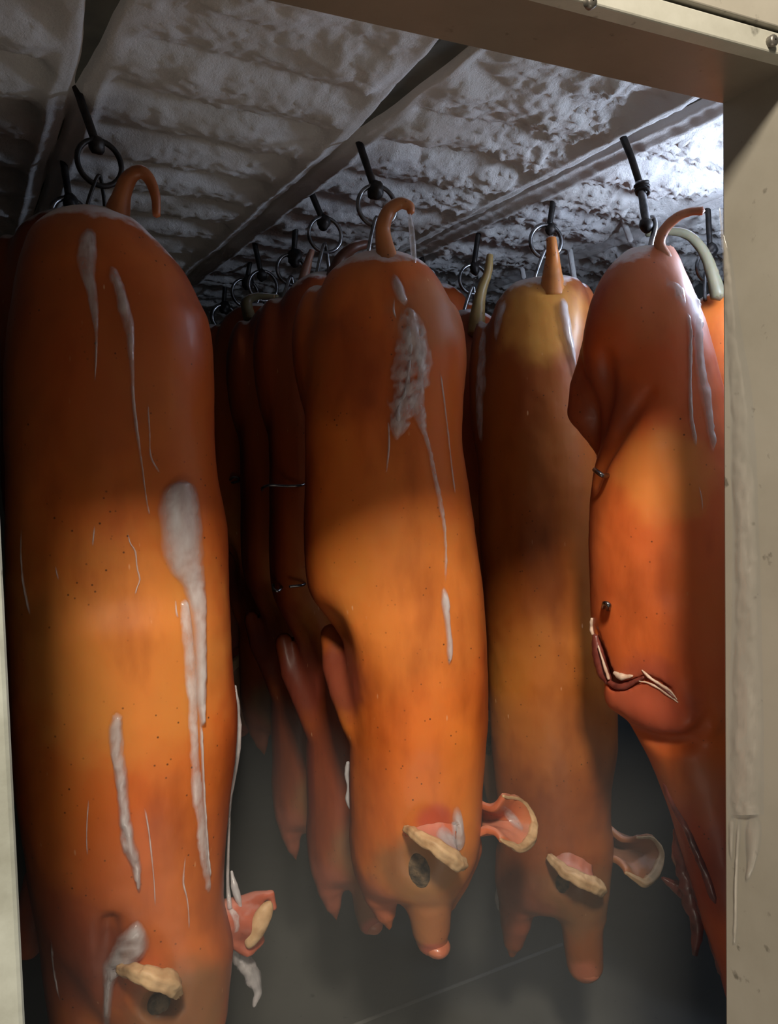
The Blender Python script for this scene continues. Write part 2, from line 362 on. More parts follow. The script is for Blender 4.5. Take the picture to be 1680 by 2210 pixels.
# the lip along the header's front, its upper sheet and its screws
lip = struct('lip', *box_vf((XL - .04, Y_OUT - .006, HDR - .002), (1.5, Y_OUT + .014, HDR + .021), .002), LIP, hd, label='pale lip along the front of the header', door=True)
sheet = struct('panel', *box_vf((XL - .04, Y_OUT - .010, HDR + .024), (1.5, Y_OUT + .013, 2.7), .0015), PANEL, hd, door=True)
def screw_vf(c, r=.006):
    c = np.array(c); v = []; 
    for k, (rr, dy) in enumerate(((r, .004), (r, -.002), (r * .7, -.0034), (r * .15, -.0036))):
        for j in range(12): a = j * math.pi / 6; v.append(c + [rr * math.cos(a), dy, rr * math.sin(a)])
    return np.array(v), grid_faces(4, 12, True)
for (px, py) in ((1276, 4), (1669, 88)):
    p = on_door(px, py, Y_OUT - .010); struct('screw', *screw_vf(p), SCREW, hd, True, door=True)

# ------------------------------------------------------------------ frost-covered ceiling with its rails
RAILS = (.21, .70, 1.19, 1.66)
def ceil_h(x, y):
    P = np.stack([x, y, np.zeros_like(x)], -1)
    big = fbm(P * 4.2, 3, 3)
    near = sstep(1.45, 1.05, y)
    wob = (fbm(P * [2.5, 3, 1], 3, 11) - .5) * .10
    ph = (y + wob - .05 * x) / .165
    ridge = np.abs(np.cos(math.pi * ph)) ** .8
    amp = .030 * (1 - near) * (1 + .5 * (fbm(P * 6, 2, 31) - .5))
    h = .030 * big + amp * ridge + .02 * near * (fbm(P * 9, 3, 5) ** 2) * 2
    lump = fbm(P * [11, 16, 1], 3, 7)
    h = h + .018 * np.abs(lump - .5) * 2 * (.4 + .6 * sstep(.3, 1.0, x))
    fl = .5 + .9 * sstep(.75, 1.2, x) * sstep(1.1, 1.5, y + .3 * x)
    h = h + fl * (.006 * (vnoise(P * 38, 21) ** 2) + .008 * (vnoise(P * 75, 22) ** 3) + .008 * (vnoise(P * 125, 23) ** 4))
    for i, r in enumerate(RAILS):
        d = np.abs(x - r + .012 * (fbm(P * 6, 2, 40 + i) - .5)); on = sstep(1.22, 1.62, y + .08 * (fbm(P * 14, 2, 50 + i) - .5))
        if i == 2: on = sstep(.9, 1.05, y)
        wdt = .05 if i == 2 else .036
        k = sstep(wdt + .035, wdt - .005, d)
        smooth = .038 + .006 * fbm(P * 8, 2, 60 + i) + (.012 * np.exp(-((d - wdt) / .012) ** 2)) + .004 * vnoise(P * 60, 70)
        bare = .027 * sstep(1.50, 1.02, y) * (1 if i < 2 else .4) * (.75 + .5 * fbm(P * [20, 9, 1], 2, 80 + i)); gap = sstep(bare + .008, bare - .004, d)
        cov = (.034 + .008 * fbm(P * 12, 2, 90 + i)) * (1 - on) + on * smooth
        h = h * (1 - k) + k * (cov * (1 - gap) + .018 * gap)
    return h
xs = np.arange(-.8, 2.36, .0062); ys = np.arange(Y_IN - .002, 3.77, .0062)
gx, gy = np.meshgrid(xs, ys, indexing='ij'); hh = ceil_h(gx, gy)
v = np.stack([gx, gy, CEIL + .032 - hh], -1).reshape(-1, 3)
top = np.array([[-.95, .6, 2.36], [2.5, .6, 2.36], [2.5, 4, 2.36], [-.95, 4, 2.36]])
gf = grid_faces(len(xs), len(ys)); 
ce = mesh_np('ceiling', v, gf, FROST); tag(ce, 'frost covered ceiling with ridged pipes under thick white ice', None, None, 'structure')
struct('trim_9', *box_vf((-.92, .6, 2.24), (2.47, 4.0, 2.36)), WALLM, label='insulation slab over the frosted ceiling')
for i, r in enumerate(RAILS[:4]):
    bx = join([box_vf((r - .026, Y_IN + .05, CEIL + .003), (r + .026, 3.7, CEIL + .03), .003), box_vf((r - .031, Y_IN + .05, CEIL + .007), (r + .031, 3.7, CEIL + .012), .002)])
    struct('trim_%d' % (4 + i), *bx, RAIL, label=['dark rail at the left, bare near the door', 'dark rail over the middle row of pigs', 'rail sheathed in smooth white ice', 'far right rail hidden in frost'][i])
# faint seam strip on the floor
p0, p1 = on_z(760, 2215, .0), on_z(1120, 2075, .0)
fd = p1 - p0; fn_ = nrm([-fd[1], fd[0], 0]) * .006
sv = []
for s in np.linspace(-.3, 1.3, 9):
    c = p0 + fd * s
    for q, hgt in ((-1, 0), (-.6, .006), (.6, .006), (1, 0)): sv.append(c + fn_ * q + [0, 0, hgt])
struct('trim_8', np.array(sv), grid_faces(9, 4), CONC2, None, True, 'pale seam strip across the dark floor')

# ------------------------------------------------------------------ pigs: frame, distance field, skin tint
class Pig:
    def __init__(s, px, py, zc=None, Z=None, turn=0.0):
        p = at_depth(px, py, Z); s.O = np.array([p[0], p[1], 0.0]); v = nrm([p[0], p[1], 0])
        s.v = v; s.r = np.array([v[1], -v[0], 0]); s.ang = math.atan2(s.r[1], s.r[0]); s.Z = Z; s.m = Z / F; s.zb = 0.0
    def loc(s, px, py, t=0.0):
        d = ray(px, py); k = ((s.O - s.v * t - EYE) @ s.v) / (d @ s.v); w = EYE + d * k
        return np.array([(w - s.O) @ s.r, -t, w[2]])
    def to_world(s, l): l = np.asarray(l, float); return s.O + l[..., :1] * s.r + l[..., 1:2] * s.v + l[..., 2:3] * np.array([0, 0, 1.0])
def interp(x, xp, fp):                                   # monotone cubic
    xp, fp = np.asarray(xp, float), np.asarray(fp, float); h = np.diff(xp); d = np.diff(fp) / h; m = np.zeros(len(xp))
    m[1:-1] = np.where(d[:-1] * d[1:] > 0, 2 * d[:-1] * d[1:] / (d[:-1] + d[1:] + 1e-12), 0); m[0], m[-1] = d[0], d[-1]
    x = np.clip(x, xp[0], xp[-1]); i = np.clip(np.searchsorted(xp, x) - 1, 0, len(xp) - 2); t = (x - xp[i]) / h[i]
    return (1 + 2 * t) * (1 - t) ** 2 * fp[i] + t * (1 - t) ** 2 * h[i] * m[i] + t * t * (3 - 2 * t) * fp[i + 1] + t * t * (t - 1) * h[i] * m[i + 1]
def f_torso(pig, rows, p=2.15):
    """rows: (y px, left px, right px, half depth m, forward offset m)"""
    zs, cs, ws, ds, ts = [], [], [], [], []
    for (y, l, r, d, t) in rows:
        a, b = pig.loc(l, y), pig.loc(r, y); zs.append((a[2] + b[2]) / 2); cs.append((a[0] + b[0]) / 2); ws.append((b[0] - a[0]) / 2); ds.append(d); ts.append(-t)
    o = np.argsort(zs); zs, cs, ws, ds, ts = [np.array(q)[o] for q in (zs, cs, ws, ds, ts)]
    def fn(P):
        z = P[0, 0, :, 2]; c, w, d, t = [interp(z, zs, q)[None, None, :] for q in (cs, ws, ds, ts)]
        q = (np.abs((P[..., 0] - c) / w) ** p + np.abs((P[..., 1] - t) / d) ** p + 1e-9) ** (1 / p)
        e = (q - 1) * np.minimum(w, d); out = np.maximum(z - zs[-1], zs[0] - z)[None, None, :]
        return np.where(out > 0, np.sqrt(np.maximum(e, 0) ** 2 + out ** 2) + .002, e)
    return fn
def f_cap(pig, pts):
    """tapered capsule chain; pts: (px, py, t m, r px)"""
    Q = [(pig.loc(x, y, t), r * pig.m) for (x, y, t, r) in pts]
    def fn(P):
        best = None
        for (a, ra), (b, rb) in zip(Q[:-1], Q[1:]):
            ab = b - a; h = np.clip(((P - a) @ ab) / (ab @ ab), 0, 1)
            d = np.linalg.norm(P - a - h[..., None] * ab, axis=-1) - (ra + (rb - ra) * h); best = d if best is None else np.minimum(best, d)
        return best
    return fn
def f_ell(pig, x, y, t, rx, ry, rt, rot=0):
    """ellipsoid: centre px, radii px across / px up / m deep, rot degrees in the picture plane"""
    c = pig.loc(x, y, t); R = np.array([rx * pig.m, rt, ry * pig.m]); ca, sa = math.cos(math.radians(rot)), math.sin(math.radians(rot))
    def fn(P):
        D = P - c; s = D[..., 0] * ca + D[..., 2] * sa; z = -D[..., 0] * sa + D[..., 2] * ca
        k = np.sqrt((s / R[0]) ** 2 + (D[..., 1] / R[1]) ** 2 + (z / R[2]) ** 2); return (k - 1) * R.min()
    return fn
def trace(pig, fn, px, py):
    d = ray(px, py); o = EYE + d * (pig.Z - .5)
    for _ in range(60):
        D = o - pig.O; l = np.array([D @ pig.r, D @ pig.v, o[2]]); e = float(fn(l.reshape(1, 1, 1, 3)).reshape(-1)[0])
        if e < .0006 or e > 1.5: break
        o = o + d * e * .7
    return l, e < .004
def f_cut(pig, items, pts):
    """a tapered groove along (px, py, r px, sink px) traced onto the body so far"""
    fn = compose(items); Q = []
    for (x, y, r, dp) in pts:
        l, ok = trace(pig, fn, x, y)
        if ok: Q.append((l + np.array([0, dp * pig.m, 0]), r * pig.m))
    def g(P):
        best = None
        for (a, ra), (b, rb) in zip(Q[:-1], Q[1:]):
            ab = b - a; h = np.clip(((P - a) @ ab) / (ab @ ab), 0, 1)
            d = np.linalg.norm(P - a - h[..., None] * ab, axis=-1) - (ra + (rb - ra) * h); best = d if best is None else np.minimum(best, d)
        return best
    return g
def compose(items):
    """items: (op, fn, k): '+' smooth union, '-' smooth cut"""
    def fn(P):
        d = None
        for op, g, k in items:
            e = g(P); d = e if d is None else (smin(d, e, k) if op == '+' else smax(d, -e, k))
        return d
    return fn
AMBER, ORANGE, RED, BROWN = np.array([.68, .195, .030]), np.array([.62, .125, .020]), np.array([.25, .038, .013]), np.array([.26, .13, .06])
def make_body(pig, items, xr, yr, name='body', res=.0065, parent=None, amber=.5, red=.5, spots=(), shade=(1, 1, 1), bump=.004, tdeep=(-.24, .24)):
    a, b = pig.loc(xr[0], yr[1]), pig.loc(xr[1], yr[0])
    V, Fq = surface_nets(compose(items), (min(a[0], pig.loc(xr[0], yr[0])[0]), tdeep[0], a[2]), (max(b[0], pig.loc(xr[1], yr[1])[0]), tdeep[1], b[2]), res)
    Nn = vnormals(V, Fq); V = V + Nn * ((fbm(V * [9, 9, 6], 3, 5) - .5) * bump * 2)[:, None] + Nn * ((fbm(V * 40, 2, 8) - .5) * .0016)[:, None]
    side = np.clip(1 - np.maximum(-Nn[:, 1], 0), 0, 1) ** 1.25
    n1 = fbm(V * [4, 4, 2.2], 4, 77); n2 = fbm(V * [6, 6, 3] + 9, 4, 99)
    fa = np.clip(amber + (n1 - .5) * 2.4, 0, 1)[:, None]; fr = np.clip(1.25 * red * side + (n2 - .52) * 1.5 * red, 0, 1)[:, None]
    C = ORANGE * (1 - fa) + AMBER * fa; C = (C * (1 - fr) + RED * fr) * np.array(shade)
    for (x, y, t, rad, col, amt) in spots:
        c = pig.loc(x, y, t); D = (V - c); D[:, 1] *= .5; d = np.linalg.norm(D, axis=1) / (rad * pig.m) + (fbm(V * 30, 3, 3) - .5) * .5
        k = (sstep(1.15, .55, d) * amt)[:, None]; C = C * (1 - k) + np.array(col) * k
    C = np.c_[C, sstep(V[:, 2].max() - .42, V[:, 2].max() - .05, V[:, 2])]      # frost settles on the rump only
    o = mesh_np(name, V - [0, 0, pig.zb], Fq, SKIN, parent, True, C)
    return o, V, Fq
def pig_root(pig, ysnout, label, group=None):
    pig.zb = pig.loc(W / 2, ysnout)[2]
    e = empty('smoked_pig', (pig.O[0], pig.O[1], pig.zb), pig.ang); pig.root = e
    return tag(e, label, 'pig', group or 'smoked pigs hanging in the cold room')
def rel(pig, L): return np.asarray(L) - np.array([0, 0, pig.zb])
def tail(pig, pts, col=(.40, .13, .04), seed=1, label=None, name='tail'):
    Q = catmull([[*pig.loc(x, y, t), r * pig.m] for (x, y, t, r) in pts], 30)
    v, f = tube_vf(Q[:, :3], Q[:, 3], 12, wob=.12, seed=seed); k = np.linspace(0, 1, len(v))[:, None]
    c = np.array(col) * (.75 + .5 * fbm(v * 30, 3, seed))[:, None]
    o = mesh_np(name, rel(pig, v), f, SKIN, pig.root, True, c)
    if label: o['label'] = label
    return o
def sdf_part(pig, items, name, mat, res=.003, pad=.03, pts=None, parent=None, tint=None, label=None):
    Q = np.array([pig.loc(x, y, t) for (x, y, t, r) in pts]); R = max(r for *_, r in pts) * pig.m + .012
    V, Fq = surface_nets(compose(items), Q.min(0) - R, Q.max(0) + R, res)
    V = V + vnormals(V, Fq) * ((fbm(V * 60, 3, 13) - .5) * .003)[:, None]
    cols = None
    if tint is not None: cols = np.array(tint) * (.7 + .6 * fbm(V * 25, 3, 4))[:, None]
    o = mesh_np(name, rel(pig, V), Fq, mat, parent or pig.root, True, cols)
    if label: o['label'] = label
    return o
def eye(pig, items, x, y, rx, ry, rot):
    t = -trace(pig, compose(items), x, y)[0][1]; g = [f_cap(pig, [(x - rx * .45 + k * rx * .5, y - ry * .6, t + .008, 3.5), (x - rx * .3 + k * rx * .5, y + ry * .6, t + .008, 4.5)]) for k in (0, 1)]
    sdf_part(pig, [('+', f_ell(pig, x, y, t - .003, rx, ry, .009, rot), 0)] + [('-', q, .005) for q in g], 'eye', EYE_M, .0025, pts=[(x, y, t, max(rx, ry) + 4)], label='dark shrunken eye')
def bvh(pig, meshes):
    V, Fq = join(meshes); Wd = pig.to_world(V); return BVHTree.FromPolygons(Wd.tolist(), Fq.tolist())
def caster(tree):
    def c(px, py):
        d = ray(px, py); h = tree.ray_cast(Vector(EYE), Vector(d), 6.0)
        return (None, None) if h[0] is None else (np.array(h[0]), np.array(h[1]))
    return c
def ribbon_vf(cast, rows, th, lumps=.35, seed=0, m=9, step=9, edge=.25):
    """a frozen streak: rows of (x, y, half width) px laid over the surface that cast() finds; closed lens-shaped body"""
    L = sum(math.hypot(b[0] - a[0], b[1] - a[1]) for a, b in zip(rows[:-1], rows[1:])); n = max(8, int(L / step))
    R = catmull(rows, n); u = np.linspace(-1, 1, m); top, bot, keep = [], [], []
    rag = (fbm(np.c_[np.arange(n) * .45, np.zeros(n), np.full(n, seed)], 3, seed) - .5) * 2
    rag2 = (fbm(np.c_[np.arange(n) * .45, np.ones(n) * 9, np.full(n, seed)], 3, seed + 5) - .5) * 2
    last = None; OP = []
    for i, (x, y, w) in enumerate(R):
        dist = min(i, n - 1 - i) * L / (n - 1); w = max(w * math.sqrt(min(1, (dist + .4) / (1.3 * w + 2))), .6); wl, wr = w * (1 + edge * rag[i]), w * (1 + edge * rag2[i]); a, b, ok = [], [], True; op = []
        endf = min(1, (i + .35) / 3, (n - 1 - i + .35) / 3)
        for q in u:
            p, nn = cast(x + q * (wl if q < 0 else wr), y)
            if p is None or (last is not None and abs(camz(p) - last) > .06):
                ok = False; break
            hgt = th * endf * max(0, 1 - abs(q) ** 2.4) * (1 + lumps * 2 * (fbm(p * 120, 3, seed) - .5)) + .0003
            op.append(min(1, hgt / th)); a.append(p + nn * hgt); b.append(p - nn * .0015)
        if ok: top.append(a); bot.append(b); OP.append(op); last = camz(a[m // 2])
    if len(top) < 4: return None
    T, B = np.array(top), np.array(bot); n = len(T); v = np.vstack([T.reshape(-1, 3), B.reshape(-1, 3)]); g = grid_faces(n, m); f = [g[:, ::-1], g + n * m]
    e = []
    for i in range(n - 1):
        for j in (0, m - 1):
            q = (i * m + j, (i + 1) * m + j, n * m + (i + 1) * m + j, n * m + i * m + j); e.append(q if j else q[::-1])
    for j in range(m - 1):
        for i in (0, n - 1):
            q = (i * m + j, i * m + j + 1, n * m + i * m + j + 1, n * m + i * m + j); e.append(q[::-1] if i else q)
    q = np.array(OP).reshape(-1); c = np.r_[q, q][:, None] * np.ones(3)
    return v, np.vstack(f + [np.array(e)]), c
def streak(pig, cast, rows, th=.005, mat=None, name='ice_streak', seed=0, label=None, lumps=.35, edge=.25, m=9):
    r = ribbon_vf(cast, rows, th, lumps, seed, m=m, edge=edge)
    if r is None: return None
    v, f, cc = r; D = v - pig.O; l = np.c_[D @ pig.r, D @ pig.v, v[:, 2] - pig.zb]
    o = mesh_np(name, l, f, mat or ICE, pig.root, True, cc)
    if label: o['label'] = label
    return o

# ---- the large pig at the left
P1 = Pig(230, 900, Z=1.36)
pig_root(P1, 2420, 'large smoked pig behind the left jamb with a big white ice slab on its back')
t1 = f_torso(P1, [(452, 190, 225, .02, 0), (462, 125, 270, .05, 0), (500, 75, 318, .085, 0), (550, 50, 366, .105, 0), (600, 35, 405, .117, 0), (650, 25, 430, .125, 0), (700, 17, 452, .13, 0),
    (800, 11, 462, .135, 0), (950, 9, 463, .135, 0), (1050, 10, 472, .135, 0), (1150, 10, 490, .137, 0), (1250, 11, 493, .14, 0), (1350, 14, 494, .145, .01), (1450, 17, 499, .147, .01), (1550, 22, 510, .147, .01),
    (1650, 30, 504, .145, .01), (1750, 45, 492, .137, .01), (1850, 62, 484, .125, .01), (1950, 90, 482, .115, .01), (2050, 150, 484, .105, .01), (2140, 215, 478, .092, .01), (2220, 275, 470, .076, .01), (2300, 320, 458, .058, .01)], 2.3)
it1 = [('+', t1, 0), ('+', f_cap(P1, [(390, 2060, .02, 100), (392, 2180, .02, 86), (395, 2290, .01, 58), (398, 2400, .0, 40)]), .05),
       ('+', f_cap(P1, [(150, 1880, -.02, 75), (172, 2080, -.01, 78), (180, 2230, -.01, 66), (200, 2330, -.02, 40)]), .03),
       ('+', f_cap(P1, [(90, 1900, -.11, 40), (70, 1985, -.12, 42), (60, 2040, -.12, 30)]), .02),
       ('-', f_cap(P1, [(236, 1990, .12, 8), (232, 2100, .115, 13), (240, 2260, .10, 16)]), .03),
       ('-', f_ell(P1, 345, 2172, .115, 34, 32, .03), .02)]
b1, V1, F1 = make_body(P1, it1, (-30, 560), (430, 2460), parent=P1.root, amber=.45, red=.8, shade=(.84, .80, .84),
    spots=[(270, 1400, .13, 260, (.64, .26, .055), .5), (395, 2180, .1, 130, (.20, .10, .04), .8), (120, 2050, .05, 190, (.30, .055, .022), .7), (120, 800, .1, 260, (.30, .07, .02), .4)])
tail(P1, [(255, 500, .03, 34), (252, 468, .035, 28), (262, 425, .04, 20), (278, 385, .045, 16), (302, 371, .05, 14), (323, 388, .05, 12), (336, 425, .05, 10), (338, 466, .05, 8)], (.36, .12, .04), 2)
def ear(pig, base, rim, rr, tint, bulge=.012, th=.006, label=None, wrinkle=.35, flat=1.0):
    """a thick leaf of skin from its root on the skull (base) to its dried cut edge (rim); px, px, m points; rr: edge radii px"""
    n, m = 26, 14; B = catmull([pig.loc(*q) for q in base], n); Rm = catmull([pig.loc(*q) for q in rim], n); G = np.zeros((n, m, 3)); w = np.linspace(0, 1, m)
    for k in range(m): G[:, k] = B * (1 - w[k]) + Rm * w[k]
    du = np.gradient(G, axis=0); dw = np.gradient(G, axis=1); N_ = np.cross(du, dw); N_ /= np.linalg.norm(N_, axis=2)[..., None] + 1e-9
    G = G + N_ * (bulge * np.sin(math.pi * w))[None, :, None] + N_ * ((fbm(G * 45, 3, 6) - .5) * .010)[..., None]
    T = th * (1.5 - .7 * w)[None, :, None]; a, b = (G + N_ * T).reshape(-1, 3), (G - N_ * T).reshape(-1, 3); g = grid_faces(n, m); f = [g, (g + n * m)[:, ::-1]]; e = []
    for i in range(n - 1):
        for k in (0, m - 1):
            q = (i * m + k, (i + 1) * m + k, n * m + (i + 1) * m + k, n * m + i * m + k); e.append(q[::-1] if k else q)
    for k in range(m - 1):
        for i in (0, n - 1):
            q = (i * m + k, i * m + k + 1, n * m + i * m + k + 1, n * m + i * m + k); e.append(q if i else q[::-1])
    v = np.vstack([a, b]); f = np.vstack(f + [np.array(e)]); c = np.array(tint) * (.65 + .7 * fbm(v * 30, 3, 4))[:, None]
    o = mesh_np('ear', rel(pig, v), f, SKIN_EAR, pig.root, True, c); pig.ears = getattr(pig, 'ears', []) + [(v, f)]
    if label: o['label'] = label
    Q = catmull([[*pig.loc(*q), r * pig.m] for q, r in zip(rim, rr)], 60); path = Q[:, :3] + np.c_[np.zeros(60), np.zeros(60), (fbm(Q[:, :3] * 55, 2, 3) - .5) * .008]
    tv, tf = tube_vf(path, Q[:, 3], 20); C = np.repeat(path, 20, 0); k = len(C); D = tv[:k] - C
    along = np.repeat(np.linspace(0, 1, 60), 20); around = np.tile(np.arange(20) / 20 * 2 * math.pi, 60)
    tv[:k] = C + D * (1 + wrinkle * .35 * np.sin(around * 5 + 3 * fbm(np.c_[along * 9, around * 0, around * 0], 2, 4)) + wrinkle * (fbm(C * 70 + D * 60, 3, 2) - .5))[:, None]
    ed = mesh_np('ear_edge', rel(pig, tv), tf, TAN, o); ed['label'] = 'tan dried edge of the ear'
    return o
ear(P1, [(268, 2072, .08), (300, 2062, .09), (335, 2062, .09), (372, 2070, .085)], [(258, 2092, .13), (290, 2098, .165), (330, 2112, .18), (366, 2122, .17), (382, 2140, .15)], (9, 15, 19, 21, 13), (.52, .16, .07), .014)
E_ = [('+', f_cap(P1, [(462, 1985, .0, 44), (505, 1985, .0, 40), (540, 1988, .0, 44)]), 0), ('+', f_cap(P1, [(505, 1955, .0, 16), (550, 1936, -.01, 13), (584, 1930, -.01, 10), (592, 1958, -.01, 7)]), .015), ('+', f_cap(P1, [(500, 2028, .01, 16), (535, 2052, .01, 14), (562, 2030, .0, 10)]), .015), ('-', f_ell(P1, 572, 1965, .04, 20, 40, .02, -34), .012)]
eR = sdf_part(P1, E_, 'ear', SKIN_EAR, .003, pts=[(440, 1985, .0, 30), (505, 1985, -.02, 50), (560, 1990, .02, 50), (592, 1930, .0, 20)], tint=(.50, .13, .07))
sdf_part(P1, [('+', f_ell(P1, 559, 1995, .022, 22, 58, .014, -30), 0), ('-', f_cap(P1, [(548, 2030, .045, 4), (575, 1965, .048, 5)]), .006)], 'ear_edge', TAN, .003, pts=[(559, 1995, .022, 62)], parent=eR, label='tan dried inner face of the ear')
streak(P1, caster(bvh(P1, [(np.array([v.co for v in eR.data.vertices]) + [0, 0, P1.zb], np.array([p.vertices[:] for p in eR.data.polygons]))])), [(490, 1950, 6), (505, 1975, 11), (512, 2000, 9), (504, 2025, 6)], .004, ICE_CLEAR, 'ear_ice', 35, None, 1.0, .5)
eye(P1, it1, 345, 2176, 30, 32, 0)
T1 = caster(bvh(P1, [(V1, F1)] + P1.ears))
streak(P1, T1, [(392, 1034, 28), (388, 1060, 42), (387, 1120, 52), (392, 1190, 51), (405, 1235, 40), (420, 1275, 26), (428, 1340, 18), (431, 1420, 14), (432, 1500, 12), (433, 1540, 8), (434, 1570, 5)], .011, ICE, 'ice_slab', 1, 'thick white ice slab on the back', .3, .08, 13)
streak(P1, T1, [(396, 1290, 10), (402, 1350, 15), (411, 1450, 16), (416, 1560, 13), (420, 1650, 13), (429, 1750, 14), (440, 1850, 13), (449, 1930, 7)], .005, ICE_CLEAR, seed=2, edge=.1)
streak(P1, T1, [(433, 1560, 4), (436, 1650, 3), (441, 1750, 3), (447, 1850, 3), (452, 1895, 2)], .005, ICE, seed=3)
streak(P1, T1, [(240, 572, 9), (250, 605, 15), (264, 650, 17), (277, 705, 14), (283, 760, 9), (286, 850, 6), (295, 930, 5), (306, 1010, 3), (316, 1085, 3), (322, 1115, 4)], .007, ICE_CLEAR, seed=4, label='pale frozen run below the tail')
streak(P1, T1, [(192, 490, 26), (186, 560, 24), (200, 640, 14), (208, 730, 5), (205, 830, 2)], .003, ICE_CLEAR, seed=5)
streak(P1, T1, [(252, 1535, 8), (252, 1560, 17), (252, 1620, 17), (262, 1680, 17), (268, 1740, 15), (272, 1790, 18), (283, 1840, 17), (295, 1880, 11), (300, 1925, 5)], .010, ICE, 'ice_streak', 6, 'lumpy frozen drip on the shoulder', .9, .35)
streak(P1, T1, [(298, 1985, 16), (292, 2010, 36), (284, 2040, 43), (270, 2065, 42), (250, 2090, 30), (238, 2112, 18), (233, 2150, 12), (231, 2230, 13)], .013, ICE, 'ice_cap', 7, 'white ice lump above the folded ear', .5, .12, 13)
for k, rows in enumerate(([(276, 1150, 2), (281, 1172, 2), (292, 1190, 3), (296, 1225, 3), (302, 1250, 3), (295, 1270, 2), (291, 1288, 4)], [(318, 860, 3), (322, 930, 3), (325, 985, 3), (345, 1022, 4)],
        [(48, 1130, 2), (50, 1240, 2), (66, 1330, 3)], [(192, 1720, 2), (188, 1790, 2), (189, 1850, 2)], [(400, 1840, 2), (395, 1900, 3), (404, 1945, 2), (408, 2010, 2)], [(378, 1290, 3), (380, 1320, 3), (384, 1335, 4)],
        [(205, 1130, 2), (200, 1180, 3)], [(120, 1220, 2), (128, 1255, 3)], [(312, 1740, 3), (322, 1800, 3), (332, 1900, 2), (335, 1960, 2)], [(112, 2020, 3), (118, 2090, 2), (130, 2160, 2)])):
    streak(P1, T1, rows, .003, ICE_CLEAR, 'ice_trickle', 20 + k)
def drip(pig, pts, mat=ICE_CLEAR, name='icicle', seed=0, label=None, wob=.35):
    Q = catmull([[*pig.loc(x, y, t), r * pig.m] for (x, y, t, r) in pts], 26); v, f = tube_vf(Q[:, :3], np.maximum(Q[:, 3], .0006), 10, wob=wob, seed=seed)
    o = mesh_np(name, rel(pig, v), f, mat, pig.root, True, np.ones((len(v), 3)) * (.85 if mat is ICE_CLEAR else 1))
    if label: o['label'] = label
    return o
drip(P1, [(508, 1480, .0, 3), (513, 1540, .01, 7), (514, 1600, .01, 8), (507, 1660, .01, 6), (498, 1720, .01, 4), (494, 1800, .0, 3), (492, 1900, .0, 4), (496, 1960, .02, 6)], seed=31)
drip(P1, [(500, 1880, .0, 3), (508, 1920, .01, 8), (520, 1960, .01, 5)], ICE, seed=32)
drip(P1, [(500, 2050, -.02, 12), (525, 2075, -.02, 20), (545, 2105, -.02, 20), (556, 2140, -.02, 11), (548, 2172, -.02, 4)], seed=33, label='clear frozen drip hanging below the ear')
drip(P1, [(470, 2110, .0, 4), (462, 2160, .0, 7), (455, 2215, .0, 9)], ICE, seed=34)

# ---- the middle pig, the model for the ones behind
P2 = Pig(850, 900, Z=1.58)
pig_root(P2, 2062, 'orange smoked pig in the middle with a curled tail and iced rump')
t2 = f_torso(P2, [(543, 800, 845, .012, 0), (550, 770, 870, .04, 0), (570, 735, 912, .066, 0), (600, 704, 940, .088, 0), (650, 684, 968, .103, 0), (700, 672, 988, .112, 0), (760, 663, 1002, .118, 0), (850, 660, 1003, .12, 0),
    (950, 659, 999, .12, 0), (1050, 657, 1010, .12, 0), (1150, 656, 1024, .122, 0), (1250, 664, 1039, .124, 0), (1330, 700, 1047, .122, .004), (1400, 738, 1051, .12, .008), (1480, 752, 1053, .12, .008), (1550, 756, 1052, .12, .008),
    (1620, 755, 1046, .115, .008), (1700, 755, 1040, .108, .008), (1780, 757, 1038, .10, .008), (1835, 761, 1032, .092, .008), (1875, 772, 1016, .08, .008), (1902, 786, 998, .066, .008), (1914, 796, 986, .052, .008), (1930, 822, 958, .022, .008)], 2.2)
it2 = [('+', t2, 0), ('+', f_ell(P2, 700, 782, -.045, 68, 168, .085, 4), .012), ('+', f_ell(P2, 962, 780, -.04, 46, 130, .08, -3), .012),
       ('+', f_cap(P2, [(716, 1370, -.08, 26), (722, 1440, -.035, 29), (742, 1495, .005, 33), (768, 1555, .02, 30)]), .032),
       ('+', f_cap(P2, [(930, 1815, .02, 80), (926, 1885, .035, 54), (925, 1938, .03, 52), (929, 2000, .02, 44), (932, 2026, .012, 36)]), .03),
       ('+', f_cap(P2, [(806, 1800, -.01, 40), (814, 1880, -.01, 42), (823, 1930, -.01, 38), (832, 1968, -.01, 26), (841, 2000, -.01, 9)]), .03),
       ('+', f_cap(P2, [(1010, 1830, -.02, 30), (985, 1900, -.02, 28), (972, 1950, -.02, 14)]), .03),
       ('-', f_cap(P2, [(868, 1960, -.06, 3), (872, 1992, -.05, 10), (868, 2040, -.04, 18)]), .012), ('-', f_cap(P2, [(868, 1960, .02, 3), (872, 1992, .03, 10), (868, 2040, .03, 18)]), .012), ('-', f_cap(P2, [(868, 1958, -.02, 4), (872, 1992, -.01, 11), (868, 2040, .0, 18)]), .012),
       ('-', f_ell(P2, 716, 1388, .085, 34, 58, .07, 14), .03),
       ('-', f_ell(P2, 907, 1873, .115, 26, 42, .022, 10), .02)]
SP2 = [(905, 1880, .1, 110, (.24, .125, .05), .75), (930, 1980, .05, 90, (.30, .12, .055), .7), (935, 2045, .03, 32, (.58, .13, .08), .9), (940, 1775, .11, 45, (.50, .07, .045), .75), (800, 1930, .0, 90, (.42, .12, .07), .7),
       (726, 1460, .04, 95, (.19, .038, .022), .9), (905, 1300, .12, 200, (.62, .22, .045), .5), (930, 680, .08, 90, (.50, .22, .10), .5), (730, 800, .0, 140, (.30, .06, .015), .6)]
b2, V2, F2 = make_body(P2, it2, (600, 1100), (520, 2100), parent=P2.root, amber=.42, red=.8, spots=SP2)
